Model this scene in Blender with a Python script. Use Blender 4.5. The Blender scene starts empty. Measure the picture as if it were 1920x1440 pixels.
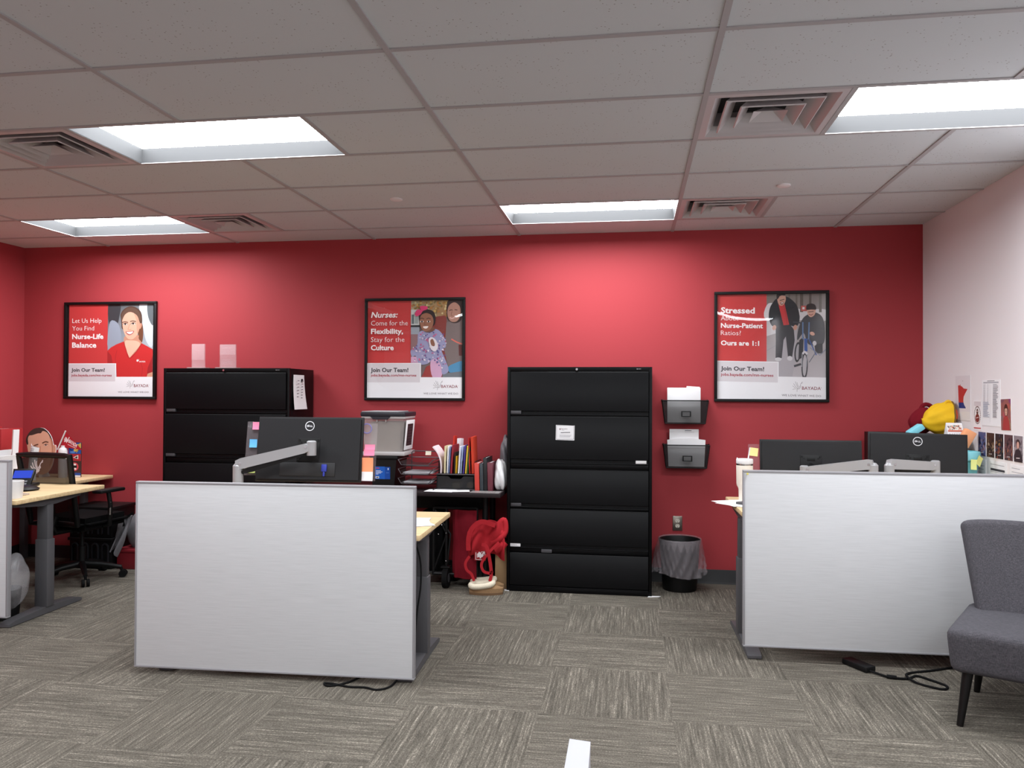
import bpy, bmesh, math, random
from mathutils import Matrix, Vector
random.seed(7)
C = bpy.context.scene.collection
SC = bpy.context.scene
PI = math.pi

# ------------------------------------------------------------------ camera
cam_d = bpy.data.cameras.new('camera')
cam = bpy.data.objects.new('camera', cam_d)
C.objects.link(cam)
SC.camera = cam
cam_d.sensor_fit = 'HORIZONTAL'
cam_d.sensor_width = 36.0
cam_d.lens = 1471.2 * 36.0 / 1920.0
cam_d.clip_start = 0.02
YAW, PITCH, ROLL = 0.1522, 0.0118, 0.0044
def cam_matrix(loc):
    cy, sy, cp, sp, cr, sr = math.cos(YAW), math.sin(YAW), math.cos(PITCH), math.sin(PITCH), math.cos(ROLL), math.sin(ROLL)
    f = Vector((-sy * cp, cy * cp, sp)); r = Vector((cy, sy, 0)); u = r.cross(f)
    r2 = r * cr + u * sr; u2 = u * cr - r * sr
    m = Matrix(((r2.x, u2.x, -f.x, loc[0]), (r2.y, u2.y, -f.y, loc[1]), (r2.z, u2.z, -f.z, loc[2]), (0, 0, 0, 1)))
    return m
cam.matrix_world = cam_matrix((-0.309, -6.283, 1.471))

# ------------------------------------------------------------------ world, exposure, light level
wd = bpy.data.worlds.new('world'); SC.world = wd
wd.use_nodes = True
wd.node_tree.nodes['Background'].inputs[0].default_value = (0.8, 0.85, 1.0, 1)
wd.node_tree.nodes['Background'].inputs[1].default_value = 0.0
SC.view_settings.view_transform = 'Standard'
SC.view_settings.look = 'None'
SC.view_settings.exposure = 0.0
SC.view_settings.gamma = 1.0
SC.view_settings.use_curve_mapping = False
LENS_POWER = 26.0          # radiance of the fluorescent lenses in the ceiling

# ------------------------------------------------------------------ materials
def lin(c):
    o = []
    for v in c[:3]:
        v /= 255.0
        o.append(v / 12.92 if v <= 0.04045 else ((v + 0.055) / 1.055) ** 2.4)
    return (o[0], o[1], o[2], 1.0)
MATS = {}
def mat(name, col=(200, 200, 200), rough=0.6, metal=0.0, spec=0.5, noise=0.0, nscale=60.0, bump=0.0, sheen=0.0):
    if name in MATS: return MATS[name]
    m = bpy.data.materials.new(name); m.use_nodes = True
    nt = m.node_tree; b = nt.nodes['Principled BSDF']
    b.inputs['Base Color'].default_value = lin(col)
    b.inputs['Roughness'].default_value = rough
    b.inputs['Metallic'].default_value = metal
    b.inputs['Specular IOR Level'].default_value = spec
    if noise or bump:
        tc = nt.nodes.new('ShaderNodeTexCoord'); n = nt.nodes.new('ShaderNodeTexNoise')
        n.inputs['Scale'].default_value = nscale; n.inputs['Detail'].default_value = 3
        nt.links.new(tc.outputs['Object'], n.inputs['Vector'])
        if noise:
            mx = nt.nodes.new('ShaderNodeMix'); mx.data_type = 'RGBA'; mx.blend_type = 'MIX'
            c = lin(col)
            mx.inputs[6].default_value = (c[0] * (1 - noise), c[1] * (1 - noise), c[2] * (1 - noise), 1)
            mx.inputs[7].default_value = (min(1, c[0] * (1 + noise)), min(1, c[1] * (1 + noise)), min(1, c[2] * (1 + noise)), 1)
            nt.links.new(n.outputs['Fac'], mx.inputs[0]); nt.links.new(mx.outputs[2], b.inputs['Base Color'])
        if bump:
            bp = nt.nodes.new('ShaderNodeBump'); bp.inputs['Strength'].default_value = bump; bp.inputs['Distance'].default_value = 0.002
            nt.links.new(n.outputs['Fac'], bp.inputs['Height']); nt.links.new(bp.outputs['Normal'], b.inputs['Normal'])
    MATS[name] = m
    return m
def clear(name, col, alpha, rough=0.1, spec=0.5, bump=0.0, nscale=30):
    """thin see-through plastic: part lets light through, part is plain plastic"""
    if name in MATS: return MATS[name]
    m = mat(name, col, rough, spec=spec, bump=bump, nscale=nscale); nt = m.node_tree
    b = nt.nodes['Principled BSDF']; out = nt.nodes['Material Output']
    t = nt.nodes.new('ShaderNodeBsdfTransparent'); mx = nt.nodes.new('ShaderNodeMixShader')
    mx.inputs[0].default_value = alpha
    nt.links.new(t.outputs[0], mx.inputs[1]); nt.links.new(b.outputs[0], mx.inputs[2]); nt.links.new(mx.outputs[0], out.inputs[0])
    return m
def cover_mat(name):
    m = bpy.data.materials.new(name); m.use_nodes = True; nt = m.node_tree; nt.nodes.clear()
    out = nt.nodes.new('ShaderNodeOutputMaterial'); t = nt.nodes.new('ShaderNodeBsdfTransparent'); g = nt.nodes.new('ShaderNodeBsdfGlossy')
    g.inputs['Roughness'].default_value = 0.015
    mx = nt.nodes.new('ShaderNodeMixShader'); mx.inputs[0].default_value = 0.04
    nt.links.new(t.outputs[0], mx.inputs[1]); nt.links.new(g.outputs[0], mx.inputs[2]); nt.links.new(mx.outputs[0], out.inputs[0])
    MATS[name] = m
    return m
def emit(name, col, power):
    m = bpy.data.materials.new(name); m.use_nodes = True; nt = m.node_tree; nt.nodes.clear()
    out = nt.nodes.new('ShaderNodeOutputMaterial'); e = nt.nodes.new('ShaderNodeEmission')
    e.inputs[0].default_value = lin(col); e.inputs[1].default_value = power
    nt.links.new(e.outputs[0], out.inputs[0]); MATS[name] = m
    return m
def nd(nt, t, **k):
    n = nt.nodes.new(t)
    for a, v in k.items(): setattr(n, a, v)
    return n
def mth(nt, op, a, b=None, c=None):
    n = nd(nt, 'ShaderNodeMath', operation=op)
    for i, v in enumerate((a, b, c)):
        if v is None: continue
        if isinstance(v, (int, float)): n.inputs[i].default_value = v
        else: nt.links.new(v, n.inputs[i])
    return n.outputs[0]
def ramp(nt, fac, stops):
    r = nd(nt, 'ShaderNodeValToRGB')
    while len(r.color_ramp.elements) < len(stops): r.color_ramp.elements.new(0.5)
    for e, (p, c) in zip(r.color_ramp.elements, stops): e.position = p; e.color = lin(c)
    nt.links.new(fac, r.inputs[0])
    return r.outputs[0]

def carpet_mat():
    m = mat('carpet_tile', (128, 118, 106), 0.95, spec=0.1); nt = m.node_tree; b = nt.nodes['Principled BSDF']
    tc = nd(nt, 'ShaderNodeTexCoord'); sp = nd(nt, 'ShaderNodeSeparateXYZ'); nt.links.new(tc.outputs['Object'], sp.inputs[0])
    x, y = sp.outputs[0], sp.outputs[1]
    fx = mth(nt, 'FLOOR', mth(nt, 'DIVIDE', mth(nt, 'ADD', x, 0.734 + 61.0), 0.61))
    fy = mth(nt, 'FLOOR', mth(nt, 'DIVIDE', mth(nt, 'ADD', y, 0.800 + 62.5), 0.625))
    par = mth(nt, 'MODULO', mth(nt, 'ADD', fx, fy), 2.0)         # 0 / 1 quarter turn
    def pick(a, c): return mth(nt, 'ADD', mth(nt, 'MULTIPLY', a, par), mth(nt, 'MULTIPLY', c, mth(nt, 'SUBTRACT', 1.0, par)))
    along, across = pick(y, x), pick(x, y)
    tid = mth(nt, 'MULTIPLY', mth(nt, 'ADD', mth(nt, 'MULTIPLY', fx, 7.31), mth(nt, 'MULTIPLY', fy, 3.77)), 1.0)
    def streak(sa, sc, detail=2.0):
        cb = nd(nt, 'ShaderNodeCombineXYZ')
        nt.links.new(mth(nt, 'MULTIPLY', along, sa), cb.inputs[0]); nt.links.new(mth(nt, 'MULTIPLY', across, sc), cb.inputs[1]); nt.links.new(tid, cb.inputs[2])
        n = nd(nt, 'ShaderNodeTexNoise'); n.inputs['Scale'].default_value = 1.0; n.inputs['Detail'].default_value = detail; n.inputs['Roughness'].default_value = 0.6
        nt.links.new(cb.outputs[0], n.inputs['Vector']); return n.outputs['Fac']
    s1, s2, s3 = streak(3.2, 92.0), streak(12.0, 180.0), streak(140.0, 190.0, 1.0)
    v = mth(nt, 'ADD', mth(nt, 'ADD', mth(nt, 'MULTIPLY', s1, 0.42), mth(nt, 'MULTIPLY', s2, 0.22)), mth(nt, 'MULTIPLY', s3, 0.36))
    col = ramp(nt, v, [(0.35, (70, 66, 60)), (0.46, (93, 88, 80)), (0.545, (109, 103, 94)), (0.61, (138, 131, 120)), (0.70, (174, 166, 153))])
    nt.links.new(col, b.inputs['Base Color'])
    bp = nd(nt, 'ShaderNodeBump'); bp.inputs['Strength'].default_value = 0.5; bp.inputs['Distance'].default_value = 0.004
    nt.links.new(v, bp.inputs['Height']); nt.links.new(bp.outputs[0], b.inputs['Normal'])
    return m
def ceiling_mat():
    m = mat('ceiling_tile', (196, 194, 193), 0.95, spec=0.1); nt = m.node_tree; b = nt.nodes['Principled BSDF']
    tc = nd(nt, 'ShaderNodeTexCoord')
    v = nd(nt, 'ShaderNodeTexVoronoi'); v.inputs['Scale'].default_value = 55.0; nt.links.new(tc.outputs['Object'], v.inputs['Vector'])
    n = nd(nt, 'ShaderNodeTexNoise'); n.inputs['Scale'].default_value = 9.0; nt.links.new(tc.outputs['Object'], n.inputs['Vector'])
    hole = mth(nt, 'MULTIPLY', mth(nt, 'LESS_THAN', v.outputs['Distance'], 0.16), mth(nt, 'GREATER_THAN', n.outputs['Fac'], 0.52))
    mx = nd(nt, 'ShaderNodeMix', data_type='RGBA'); nt.links.new(hole, mx.inputs[0])
    mx.inputs[6].default_value = lin((210, 215, 218)); mx.inputs[7].default_value = lin((166, 166, 166))
    nt.links.new(mx.outputs[2], b.inputs['Base Color'])
    return m
def wood_mat(name='maple_laminate', a=(232, 205, 160), c=(214, 184, 138)):
    m = mat(name, a, 0.42); nt = m.node_tree; b = nt.nodes['Principled BSDF']
    tc = nd(nt, 'ShaderNodeTexCoord'); mp = nd(nt, 'ShaderNodeMapping'); mp.inputs['Scale'].default_value = (3, 60, 60)
    nt.links.new(tc.outputs['Object'], mp.inputs[0]); n = nd(nt, 'ShaderNodeTexNoise'); n.inputs['Scale'].default_value = 1.0; n.inputs['Detail'].default_value = 4
    nt.links.new(mp.outputs[0], n.inputs['Vector'])
    nt.links.new(ramp(nt, n.outputs['Fac'], [(0.35, c), (0.62, a)]), b.inputs['Base Color'])
    return m
def weave_mat(name, a, c, sx=500, sz=160, rough=0.9):
    m = mat(name, a, rough, spec=0.15); nt = m.node_tree; b = nt.nodes['Principled BSDF']
    tc = nd(nt, 'ShaderNodeTexCoord'); mp = nd(nt, 'ShaderNodeMapping'); mp.inputs['Scale'].default_value = (sx * 0.02, sx * 0.02, sz)
    nt.links.new(tc.outputs['Object'], mp.inputs[0]); n = nd(nt, 'ShaderNodeTexNoise'); n.inputs['Scale'].default_value = 1.0; n.inputs['Detail'].default_value = 2
    nt.links.new(mp.outputs[0], n.inputs['Vector'])
    nt.links.new(ramp(nt, n.outputs['Fac'], [(0.38, c), (0.6, a)]), b.inputs['Base Color'])
    bp = nd(nt, 'ShaderNodeBump'); bp.inputs['Strength'].default_value = 0.25; bp.inputs['Distance'].default_value = 0.001
    nt.links.new(n.outputs['Fac'], bp.inputs['Height']); nt.links.new(bp.outputs[0], b.inputs['Normal'])
    return m
def upholstery_mat():
    m = mat('grey_upholstery', (98, 96, 100), 0.95, spec=0.1); nt = m.node_tree; b = nt.nodes['Principled BSDF']
    tc = nd(nt, 'ShaderNodeTexCoord'); outs = []
    for sc in ((60, 500, 420), (420, 500, 60)):
        mp = nd(nt, 'ShaderNodeMapping'); mp.inputs['Scale'].default_value = sc; nt.links.new(tc.outputs['Object'], mp.inputs[0])
        n = nd(nt, 'ShaderNodeTexNoise'); n.inputs['Scale'].default_value = 1.0; n.inputs['Detail'].default_value = 2; nt.links.new(mp.outputs[0], n.inputs['Vector']); outs.append(n.outputs['Fac'])
    v = mth(nt, 'MULTIPLY', mth(nt, 'ADD', outs[0], outs[1]), 0.5)
    nt.links.new(ramp(nt, v, [(0.36, (66, 65, 69)), (0.5, (80, 78, 83)), (0.66, (98, 96, 100))]), b.inputs['Base Color'])
    return m
def print_mat():
    m = mat('printed_ink', (255, 255, 255), 0.5, spec=0.25); nt = m.node_tree; b = nt.nodes['Principled BSDF']
    a = nd(nt, 'ShaderNodeVertexColor'); a.layer_name = 'ink'
    nt.links.new(a.outputs[0], b.inputs['Base Color'])
    return m
M_PRINT = print_mat()
M_CARPET, M_CEIL, M_WOOD = carpet_mat(), ceiling_mat(), wood_mat()
M_PANEL = weave_mat('panel_fabric', (209, 210, 212), (202, 203, 205), 300, 420)
M_UPH = upholstery_mat()
M_RED = mat('red_wall_paint', (167, 57, 63), 0.65, spec=0.3, bump=0.08, nscale=180)
M_WHITEWALL = mat('white_wall_paint', (236, 230, 232), 0.7, spec=0.3, bump=0.08, nscale=180)
M_BAR = mat('ceiling_bar_enamel', (176, 174, 176), 0.6)
M_ENAMEL = mat('white_enamel', (236, 236, 238), 0.5)
M_VENT = mat('vent_metal', (196, 192, 194), 0.4, spec=0.5)
M_DARK = mat('duct_interior', (56, 54, 56), 0.9)
M_LENS = emit('fluorescent_lens', (246, 251, 255), LENS_POWER)
M_BLACKM = mat('black_steel', (8, 8, 10), 0.38, spec=0.16, noise=0.08, nscale=8)
M_BLACKP = mat('black_plastic', (13, 13, 14), 0.5, spec=0.3)
M_BLACKF = mat('black_fabric', (11, 11, 12), 0.95, spec=0.1)
M_RUBBER = mat('black_rubber', (10, 10, 11), 0.8, spec=0.2)
M_CHROME = mat('chrome', (215, 215, 218), 0.2, 1.0)
M_SILVER = mat('silver_paint', (172, 172, 174), 0.38, 0.3)
M_LEG = mat('grey_leg_paint', (82, 81, 84), 0.5)
M_TRIM = mat('grey_panel_trim', (160, 159, 163), 0.45, 0.2)
M_SCREENBACK = mat('monitor_back', (30, 30, 32), 0.5, spec=0.3, noise=0.1, nscale=400)
M_WHITEP = mat('white_plastic', (232, 230, 230), 0.45)
M_PAPER = mat('white_paper', (240, 239, 240), 0.85, spec=0.15)
M_TAN = mat('tan_suede', (150, 118, 84), 0.9, noise=0.15, nscale=90)
M_FLEECE = mat('cream_fleece', (228, 218, 196), 1.0, spec=0.05, noise=0.12, nscale=140, bump=1.0)
M_REDF = mat('red_fabric', (176, 42, 50), 0.9, spec=0.1, noise=0.12, nscale=40)
M_DKRED = mat('dark_red_fabric', (120, 26, 38), 0.9, spec=0.1, noise=0.12, nscale=40)
M_BASE = mat('black_baseboard', (32, 32, 34), 0.55)
M_MESH = clear('black_mesh', (30, 28, 30), 0.58, 0.6)
M_CHAIRMESH = clear('chair_mesh', (14, 14, 16), 0.87, 0.7)
M_LINER = clear('bin_liner_film', (205, 196, 202), 0.22, 0.22, spec=0.8, bump=0.9, nscale=22)
M_BAGFILM = clear('bag_film', (214, 212, 216), 0.26, 0.25, spec=0.8, bump=0.9, nscale=26)
M_CLEAR = clear('clear_plastic', (196, 190, 188), 0.42, 0.2)
M_MEMO = clear('memo_acrylic', (225, 210, 216), .07, .08)
M_ACRYL = clear('acrylic', (235, 225, 228), 0.22, 0.08)
M_COVER = cover_mat('poster_acrylic')

# ------------------------------------------------------------------ object helpers
WM = {}
def wmat(o): return WM.get(o.name, Matrix())
def tag(o, label, cat, group=None):
    o['label'] = label; o['category'] = cat
    if group: o['group'] = group
    return o
def thing(name, label, cat, loc=(0, 0, 0), rz=0.0, group=None):
    o = bpy.data.objects.new(name, None); C.objects.link(o)
    o.empty_display_size = 0.1
    o.location = loc; o.rotation_euler = (0, 0, rz)
    WM[o.name] = Matrix.Translation(loc) @ Matrix.Rotation(rz, 4, 'Z')
    return tag(o, label, cat, group)
def link_mesh(name, me, m, parent=None, origin=None):
    o = bpy.data.objects.new(name, me); C.objects.link(o)
    if m is not None: me.materials.append(m)
    if parent: o.parent = parent; WM[o.name] = wmat(parent)
    elif origin is not None: o.location = origin; WM[o.name] = Matrix.Translation(origin)
    return o
class MB:
    """collects shapes into ONE mesh"""
    def __init__(self): self.bm = bmesh.new()
    def add(self, verts, faces):
        vs = [self.bm.verts.new(v) for v in verts]
        for f in faces:
            try: self.bm.faces.new([vs[i] for i in f])
            except ValueError: pass
        return self
    def box(self, x0, x1, y0, y1, z0, z1, bev=0.0, M=None, seg=2):
        t = bmesh.new()
        bmesh.ops.create_cube(t, size=1.0)
        bmesh.ops.scale(t, vec=(x1 - x0, y1 - y0, z1 - z0), verts=t.verts)
        bmesh.ops.translate(t, vec=((x0 + x1) / 2, (y0 + y1) / 2, (z0 + z1) / 2), verts=t.verts)
        if bev: bmesh.ops.bevel(t, geom=t.edges[:] , offset=min(bev, 0.49 * min(x1 - x0, y1 - y0, z1 - z0)), segments=seg, affect='EDGES', profile=0.5)
        return self.merge(t, M)
    def merge(self, t, M=None):
        if M is not None: bmesh.ops.transform(t, matrix=M, verts=t.verts)
        me = bpy.data.meshes.new('tmp'); t.to_mesh(me); t.free(); self.bm.from_mesh(me); bpy.data.meshes.remove(me)
        return self
    def cyl(self, p0, p1, r0, r1=None, seg=16, caps=True):
        r1 = r0 if r1 is None else r1
        p0, p1 = Vector(p0), Vector(p1); d = p1 - p0
        q = d.to_track_quat('Z', 'Y').to_matrix()
        a, b = [], []
        for i in range(seg):
            t = 2 * PI * i / seg; e = Vector((math.cos(t), math.sin(t), 0))
            a.append(self.bm.verts.new(p0 + q @ (e * r0))); b.append(self.bm.verts.new(p1 + q @ (e * r1)))
        for i in range(seg): self.bm.faces.new((a[i], a[(i + 1) % seg], b[(i + 1) % seg], b[i]))
        if caps: self.bm.faces.new(a[::-1]); self.bm.faces.new(b)
        return self
    def tube(self, pts, r, seg=8, closed=False):
        pts = [Vector(p) for p in pts]; n = len(pts); rings = []; up = Vector((0.3, 0.2, 1)).normalized()
        for i, p in enumerate(pts):
            if closed: d = pts[(i + 1) % n] - pts[i - 1]
            else: d = pts[min(i + 1, n - 1)] - pts[max(i - 1, 0)]
            d.normalize(); s = up.cross(d)
            if s.length < 1e-3: s = Vector((1, 0, 0)).cross(d)
            s.normalize(); u = d.cross(s); up = u
            rr = r[i] if isinstance(r, (list, tuple)) else r
            rings.append([self.bm.verts.new(p + s * rr * math.cos(2 * PI * k / seg) + u * rr * math.sin(2 * PI * k / seg)) for k in range(seg)])
        m = n if closed else n - 1
        for i in range(m):
            A, B = rings[i], rings[(i + 1) % n]
            for k in range(seg): self.bm.faces.new((A[k], A[(k + 1) % seg], B[(k + 1) % seg], B[k]))
        if not closed: self.bm.faces.new(rings[0][::-1]); self.bm.faces.new(rings[-1])
        return self
    def lathe(self, prof, c=(0, 0, 0), seg=28, wob=None):
        rings = []
        for r, z in prof:
            ring = []
            for k in range(seg):
                t = 2 * PI * k / seg; rr = r * (1 + (wob(t, z) if wob else 0))
                ring.append(self.bm.verts.new((c[0] + rr * math.cos(t), c[1] + rr * math.sin(t), c[2] + z)))
            rings.append(ring)
        for A, B in zip(rings, rings[1:]):
            for k in range(seg): self.bm.faces.new((A[k], A[(k + 1) % seg], B[(k + 1) % seg], B[k]))
        if prof[0][0] > 1e-4 and not wob: self.bm.faces.new(rings[0][::-1])
        return self
    def prism(self, poly, axis, a, b, M=None):
        """poly: 2-D outline in the other two axes (in xyz order), pushed along axis from a to b"""
        t = bmesh.new(); o = [i for i in range(3) if i != axis]
        def mk(p, h):
            v = [0, 0, 0]; v[axis] = h; v[o[0]] = p[0]; v[o[1]] = p[1]; return v
        A = [t.verts.new(mk(p, a)) for p in poly]; B = [t.verts.new(mk(p, b)) for p in poly]; n = len(poly)
        for i in range(n): t.faces.new((A[i], A[(i + 1) % n], B[(i + 1) % n], B[i]))
        t.faces.new(A[::-1]); t.faces.new(B)
        bmesh.ops.recalc_face_normals(t, faces=t.faces)
        return self.merge(t, M)
    def grid(self, fn, nu, nv, thick=0.0):
        t = bmesh.new(); V = [[t.verts.new(fn(i / nu, j / nv)) for j in range(nv + 1)] for i in range(nu + 1)]
        for i in range(nu):
            for j in range(nv): t.faces.new((V[i][j], V[i + 1][j], V[i + 1][j + 1], V[i][j + 1]))
        if thick:
            bmesh.ops.recalc_face_normals(t, faces=t.faces)
            bmesh.ops.solidify(t, geom=t.faces[:], thickness=thick)
        return self.merge(t)
    def ball(self, c, r, seg=16, M=None):
        t = bmesh.new(); bmesh.ops.create_uvsphere(t, u_segments=seg, v_segments=max(6, seg // 2), radius=1.0)
        r = (r, r, r) if isinstance(r, (int, float)) else r
        bmesh.ops.scale(t, vec=r, verts=t.verts)
        if M is not None: bmesh.ops.transform(t, matrix=M, verts=t.verts)
        bmesh.ops.translate(t, vec=c, verts=t.verts)
        return self.merge(t)
    def xf(self, M): bmesh.ops.transform(self.bm, matrix=M, verts=self.bm.verts); return self
    def build(self, name, m, parent=None, world=True, origin=None, sub=0, angle=38):
        if parent is not None and world: bmesh.ops.transform(self.bm, matrix=wmat(parent).inverted(), verts=self.bm.verts)
        if parent is None and origin is not None: bmesh.ops.translate(self.bm, vec=[-v for v in origin], verts=self.bm.verts)
        bmesh.ops.recalc_face_normals(self.bm, faces=self.bm.faces)
        me = bpy.data.meshes.new(name); self.bm.to_mesh(me); self.bm.free()
        for p in me.polygons: p.use_smooth = True
        me.set_sharp_from_angle(angle=math.radians(angle))
        o = link_mesh(name, me, m, parent, origin)
        if sub:
            s = o.modifiers.new('smooth', 'SUBSURF'); s.levels = sub; s.render_levels = sub
        return o
def one(mb, name, m, label, cat, origin, group=None, **k):
    return tag(mb.build(name, m, origin=origin, **k), label, cat, group)
def RZ(a): return Matrix.Rotation(a, 4, 'Z')
def RX(a): return Matrix.Rotation(a, 4, 'X')
def RY(a): return Matrix.Rotation(a, 4, 'Y')
def T(*p): return Matrix.Translation(p)
def spline(pts, n=5, closed=False):
    pts = [Vector(p) for p in pts]; out = []; N = len(pts); m = N if closed else N - 1
    for i in range(m):
        if closed: p = [pts[(i + k) % N] for k in (-1, 0, 1, 2)]
        else: p = [pts[max(0, min(N - 1, i + k))] for k in (-1, 0, 1, 2)]
        for j in range(n):
            t = j / n
            out.append(0.5 * ((2 * p[1]) + (p[2] - p[0]) * t + (2 * p[0] - 5 * p[1] + 4 * p[2] - p[3]) * t * t + (3 * p[1] - p[0] - 3 * p[2] + p[3]) * t ** 3))
    if not closed: out.append(pts[-1])
    return out

# ------------------------------------------------------------------ printed graphics (flat ink on a sheet)
GLY = {}
def glyphs(s, bold):
    k = (s, bold)
    if k not in GLY:
        cu = bpy.data.curves.new('t', 'FONT'); cu.body = s; cu.size = 1.0; cu.resolution_u = 2; cu.offset = bold
        ob = bpy.data.objects.new('t', cu); C.objects.link(ob)
        dg = bpy.context.evaluated_depsgraph_get(); ev = ob.evaluated_get(dg); me = ev.to_mesh()
        vs = [(v.co.x, v.co.y) for v in me.vertices]; fs = [tuple(p.vertices) for p in me.polygons]
        ev.to_mesh_clear(); bpy.data.objects.remove(ob); bpy.data.curves.remove(cu)
        GLY[k] = (vs, fs)
    return GLY[k]
CAP = None
class Art:
    """flat print; coordinates in pixels of a layout box (x0,y0)-(x1,y1), y down"""
    def __init__(self, x0, y0, x1, y1, W, H, sk=0.0):
        self.b = (x0, y0, x1, y1); self.W, self.H, self.sk = W, H, sk; self.items = []; self.n = 0
    def m(self, p):
        x0, y0, x1, y1 = self.b
        u = (p[0] - x0) / (x1 - x0); y = p[1] + self.sk * (p[0] - x0)
        return ((u - 0.5) * self.W, (0.5 - (y - y0) / (y1 - y0)) * self.H)
    def clip(self, q): return (max(-self.W / 2, min(self.W / 2, q[0])), max(-self.H / 2, min(self.H / 2, q[1])))
    def poly(self, pts, col, smooth=False, cols=None):
        if smooth: pts = [tuple(p) for p in spline([(a, b, 0) for a, b in pts], 4, True)]
        self.n += 1
        self.items.append(([self.clip(self.m(p)) for p in pts], [tuple(range(len(pts)))], cols or [col] * len(pts), self.n))
    def rect(self, x0, y0, x1, y1, col, cols=None): self.poly([(x0, y0), (x1, y0), (x1, y1), (x0, y1)], col, cols=cols)
    def ell(self, cx, cy, rx, ry, col, rot=0, n=18):
        c, s = math.cos(rot), math.sin(rot)
        self.poly([(cx + rx * math.cos(t) * c - ry * math.sin(t) * s, cy + rx * math.cos(t) * s + ry * math.sin(t) * c) for t in [2 * PI * i / n for i in range(n)]], col)
    def line(self, pts, w, col, smooth=False):
        pts = [Vector((a, b, 0)) for a, b in pts]
        if smooth: pts = spline(pts, 5)
        L, R = [], []
        for i, p in enumerate(pts):
            d = pts[min(i + 1, len(pts) - 1)] - pts[max(i - 1, 0)]; d.normalize(); nrm = Vector((-d.y, d.x, 0))
            L.append(p + nrm * w / 2); R.append(p - nrm * w / 2)
        self.n += 1; v = []; f = []
        for a, b in zip(L, R): v += [self.m(a), self.m(b)]
        for i in range(len(pts) - 1): f.append((2 * i, 2 * i + 1, 2 * i + 3, 2 * i + 2))
        self.items.append((v, f, [col] * len(v), self.n))
    def text(self, s, x0, x1, base, cap, col, bold=0.0, shear=0.0, rot=0.0):
        global CAP
        if CAP is None: CAP = max(v[1] for v in glyphs('H', 0.0)[0])
        vs, fs = glyphs(s, bold)
        lo = min(v[0] for v in vs); hi = max(v[0] for v in vs); k = cap / CAP
        kx = (x1 - x0) / (hi - lo) if x1 is not None else k
        self.n += 1; c, si = math.cos(rot), math.sin(rot); pv = []
        for vx, vy in vs:
            a = (vx - lo) * kx + shear * vy * k; b = -vy * k
            pv.append(self.m((x0 + a * c - b * si, base + a * si + b * c)))
        self.items.append((pv, fs, [col] * len(pv), self.n))
    def fold(self, x, y, s, col, w=0.05):
        """small bird emblem drawn in strokes, s = size"""
        P = lambda *q: [(x + a * s, y + b * s) for a, b in q]
        for q in (((0, .8), (.25, .72), (.5, .7), (.75, .45), (.85, .2), (1, .12)), ((.45, 1), (.5, .75), (.7, .7), (.85, .4)), ((.5, .62), (.3, .5), (.12, .2)),
                  ((.55, .55), (.4, .35), (.28, 0)), ((.6, .5), (.5, .3), (.45, .08)), ((.3, .62), (.15, .55), (.02, .42)), ((.88, .2), (.98, .0))):
            self.line(P(*q), w * s * 1.6, col, True)
    def build(self, name, parent, M, step=4e-5, world=True, origin=None, m=None):
        """M places the sheet: x right, y up, z out of the sheet"""
        vs, fs, cs = [], [], []
        for v, f, c, k in self.items:
            o = len(vs); vs += [(a, b, k * step) for a, b in v]; fs += [tuple(i + o for i in q) for q in f]; cs += c
        if parent is not None and world: M = wmat(parent).inverted() @ M
        if parent is None and origin is not None: M = T(*[-q for q in origin]) @ M
        bm = bmesh.new(); V = [bm.verts.new(M @ Vector(v)) for v in vs]; lay = bm.loops.layers.float_color.new('ink')
        for f in fs:
            if len(set(f)) < 3: continue
            try: F = bm.faces.new([V[i] for i in f])
            except ValueError: continue
            for l, i in zip(F.loops, f): l[lay] = lin(cs[i])
        bmesh.ops.triangulate(bm, faces=[f for f in bm.faces if len(f.verts) > 4])
        me = bpy.data.meshes.new(name); bm.to_mesh(me); bm.free()
        return link_mesh(name, me, m or M_PRINT, parent, origin)
def facing(x, y, z, yaw=0.0, tilt=0.0, roll=0.0):
    """sheet on a wall facing -Y (towards the camera); yaw turns it about Z, tilt leans it back, roll turns it in its plane"""
    return T(x, y, z) @ RZ(yaw) @ RX(PI / 2 - tilt) @ RZ(roll)

# ================================================================== THE SETTING
XL, XR, YF, CEIL = -5.70, 1.846, -9.60, 2.755
HC = 0.6096; ROW0 = -0.419
def structure(o): o['kind'] = 'structure'; return o
structure(MB().box(XL - .1, XR + .1, YF - .1, .1, -.08, 0).build('floor', M_CARPET))
structure(MB().box(XL - .1, XR + .1, 0, .1, 0, CEIL + .3).build('wall_back', M_RED))
structure(MB().box(XL - .1, XL, YF, 0, 0, CEIL + .3).build('wall_left', M_RED))
structure(MB().box(XR, XR + .1, YF, 0, 0, CEIL + .3).build('wall_right', M_WHITEWALL))
structure(MB().box(XL, XR, YF - .1, YF, 0, CEIL + .3).build('wall_front', M_WHITEWALL))
# ceiling fixtures sit in the tile grid: (column in half tiles, row) ; lights are two half tiles wide
LIGHTS = [(-2, 1), (-8, 1), (-5, 4), (1, 4), (-8, 7), (-2, 7), (-5, 10), (1, 10), (-8, 13), (-2, 13)]
VENTS = [(0, 1), (-6, 1), (-6, 4), (0, 4)]
taken = set()
for c, r in LIGHTS: taken |= {(c, r), (c + 1, r)}
taken |= set(VENTS)
mb = MB()
for c in range(-10, 4):
    for r in range(0, 17):
        if (c, r) in taken: continue
        x0, x1 = max(c * HC, XL), min((c + 1) * HC, XR); y1 = ROW0 - (r - 1) * HC; y0 = y1 - HC
        y0, y1 = max(y0, YF), min(y1, 0)
        if x1 - x0 > .005 and y1 - y0 > .005: mb.add([(x0, y0, CEIL), (x0, y1, CEIL), (x1, y1, CEIL), (x1, y0, CEIL)], [(0, 1, 2, 3)])
mb.box(XL, XR, YF, 0, CEIL + .28, CEIL + .3)
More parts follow.
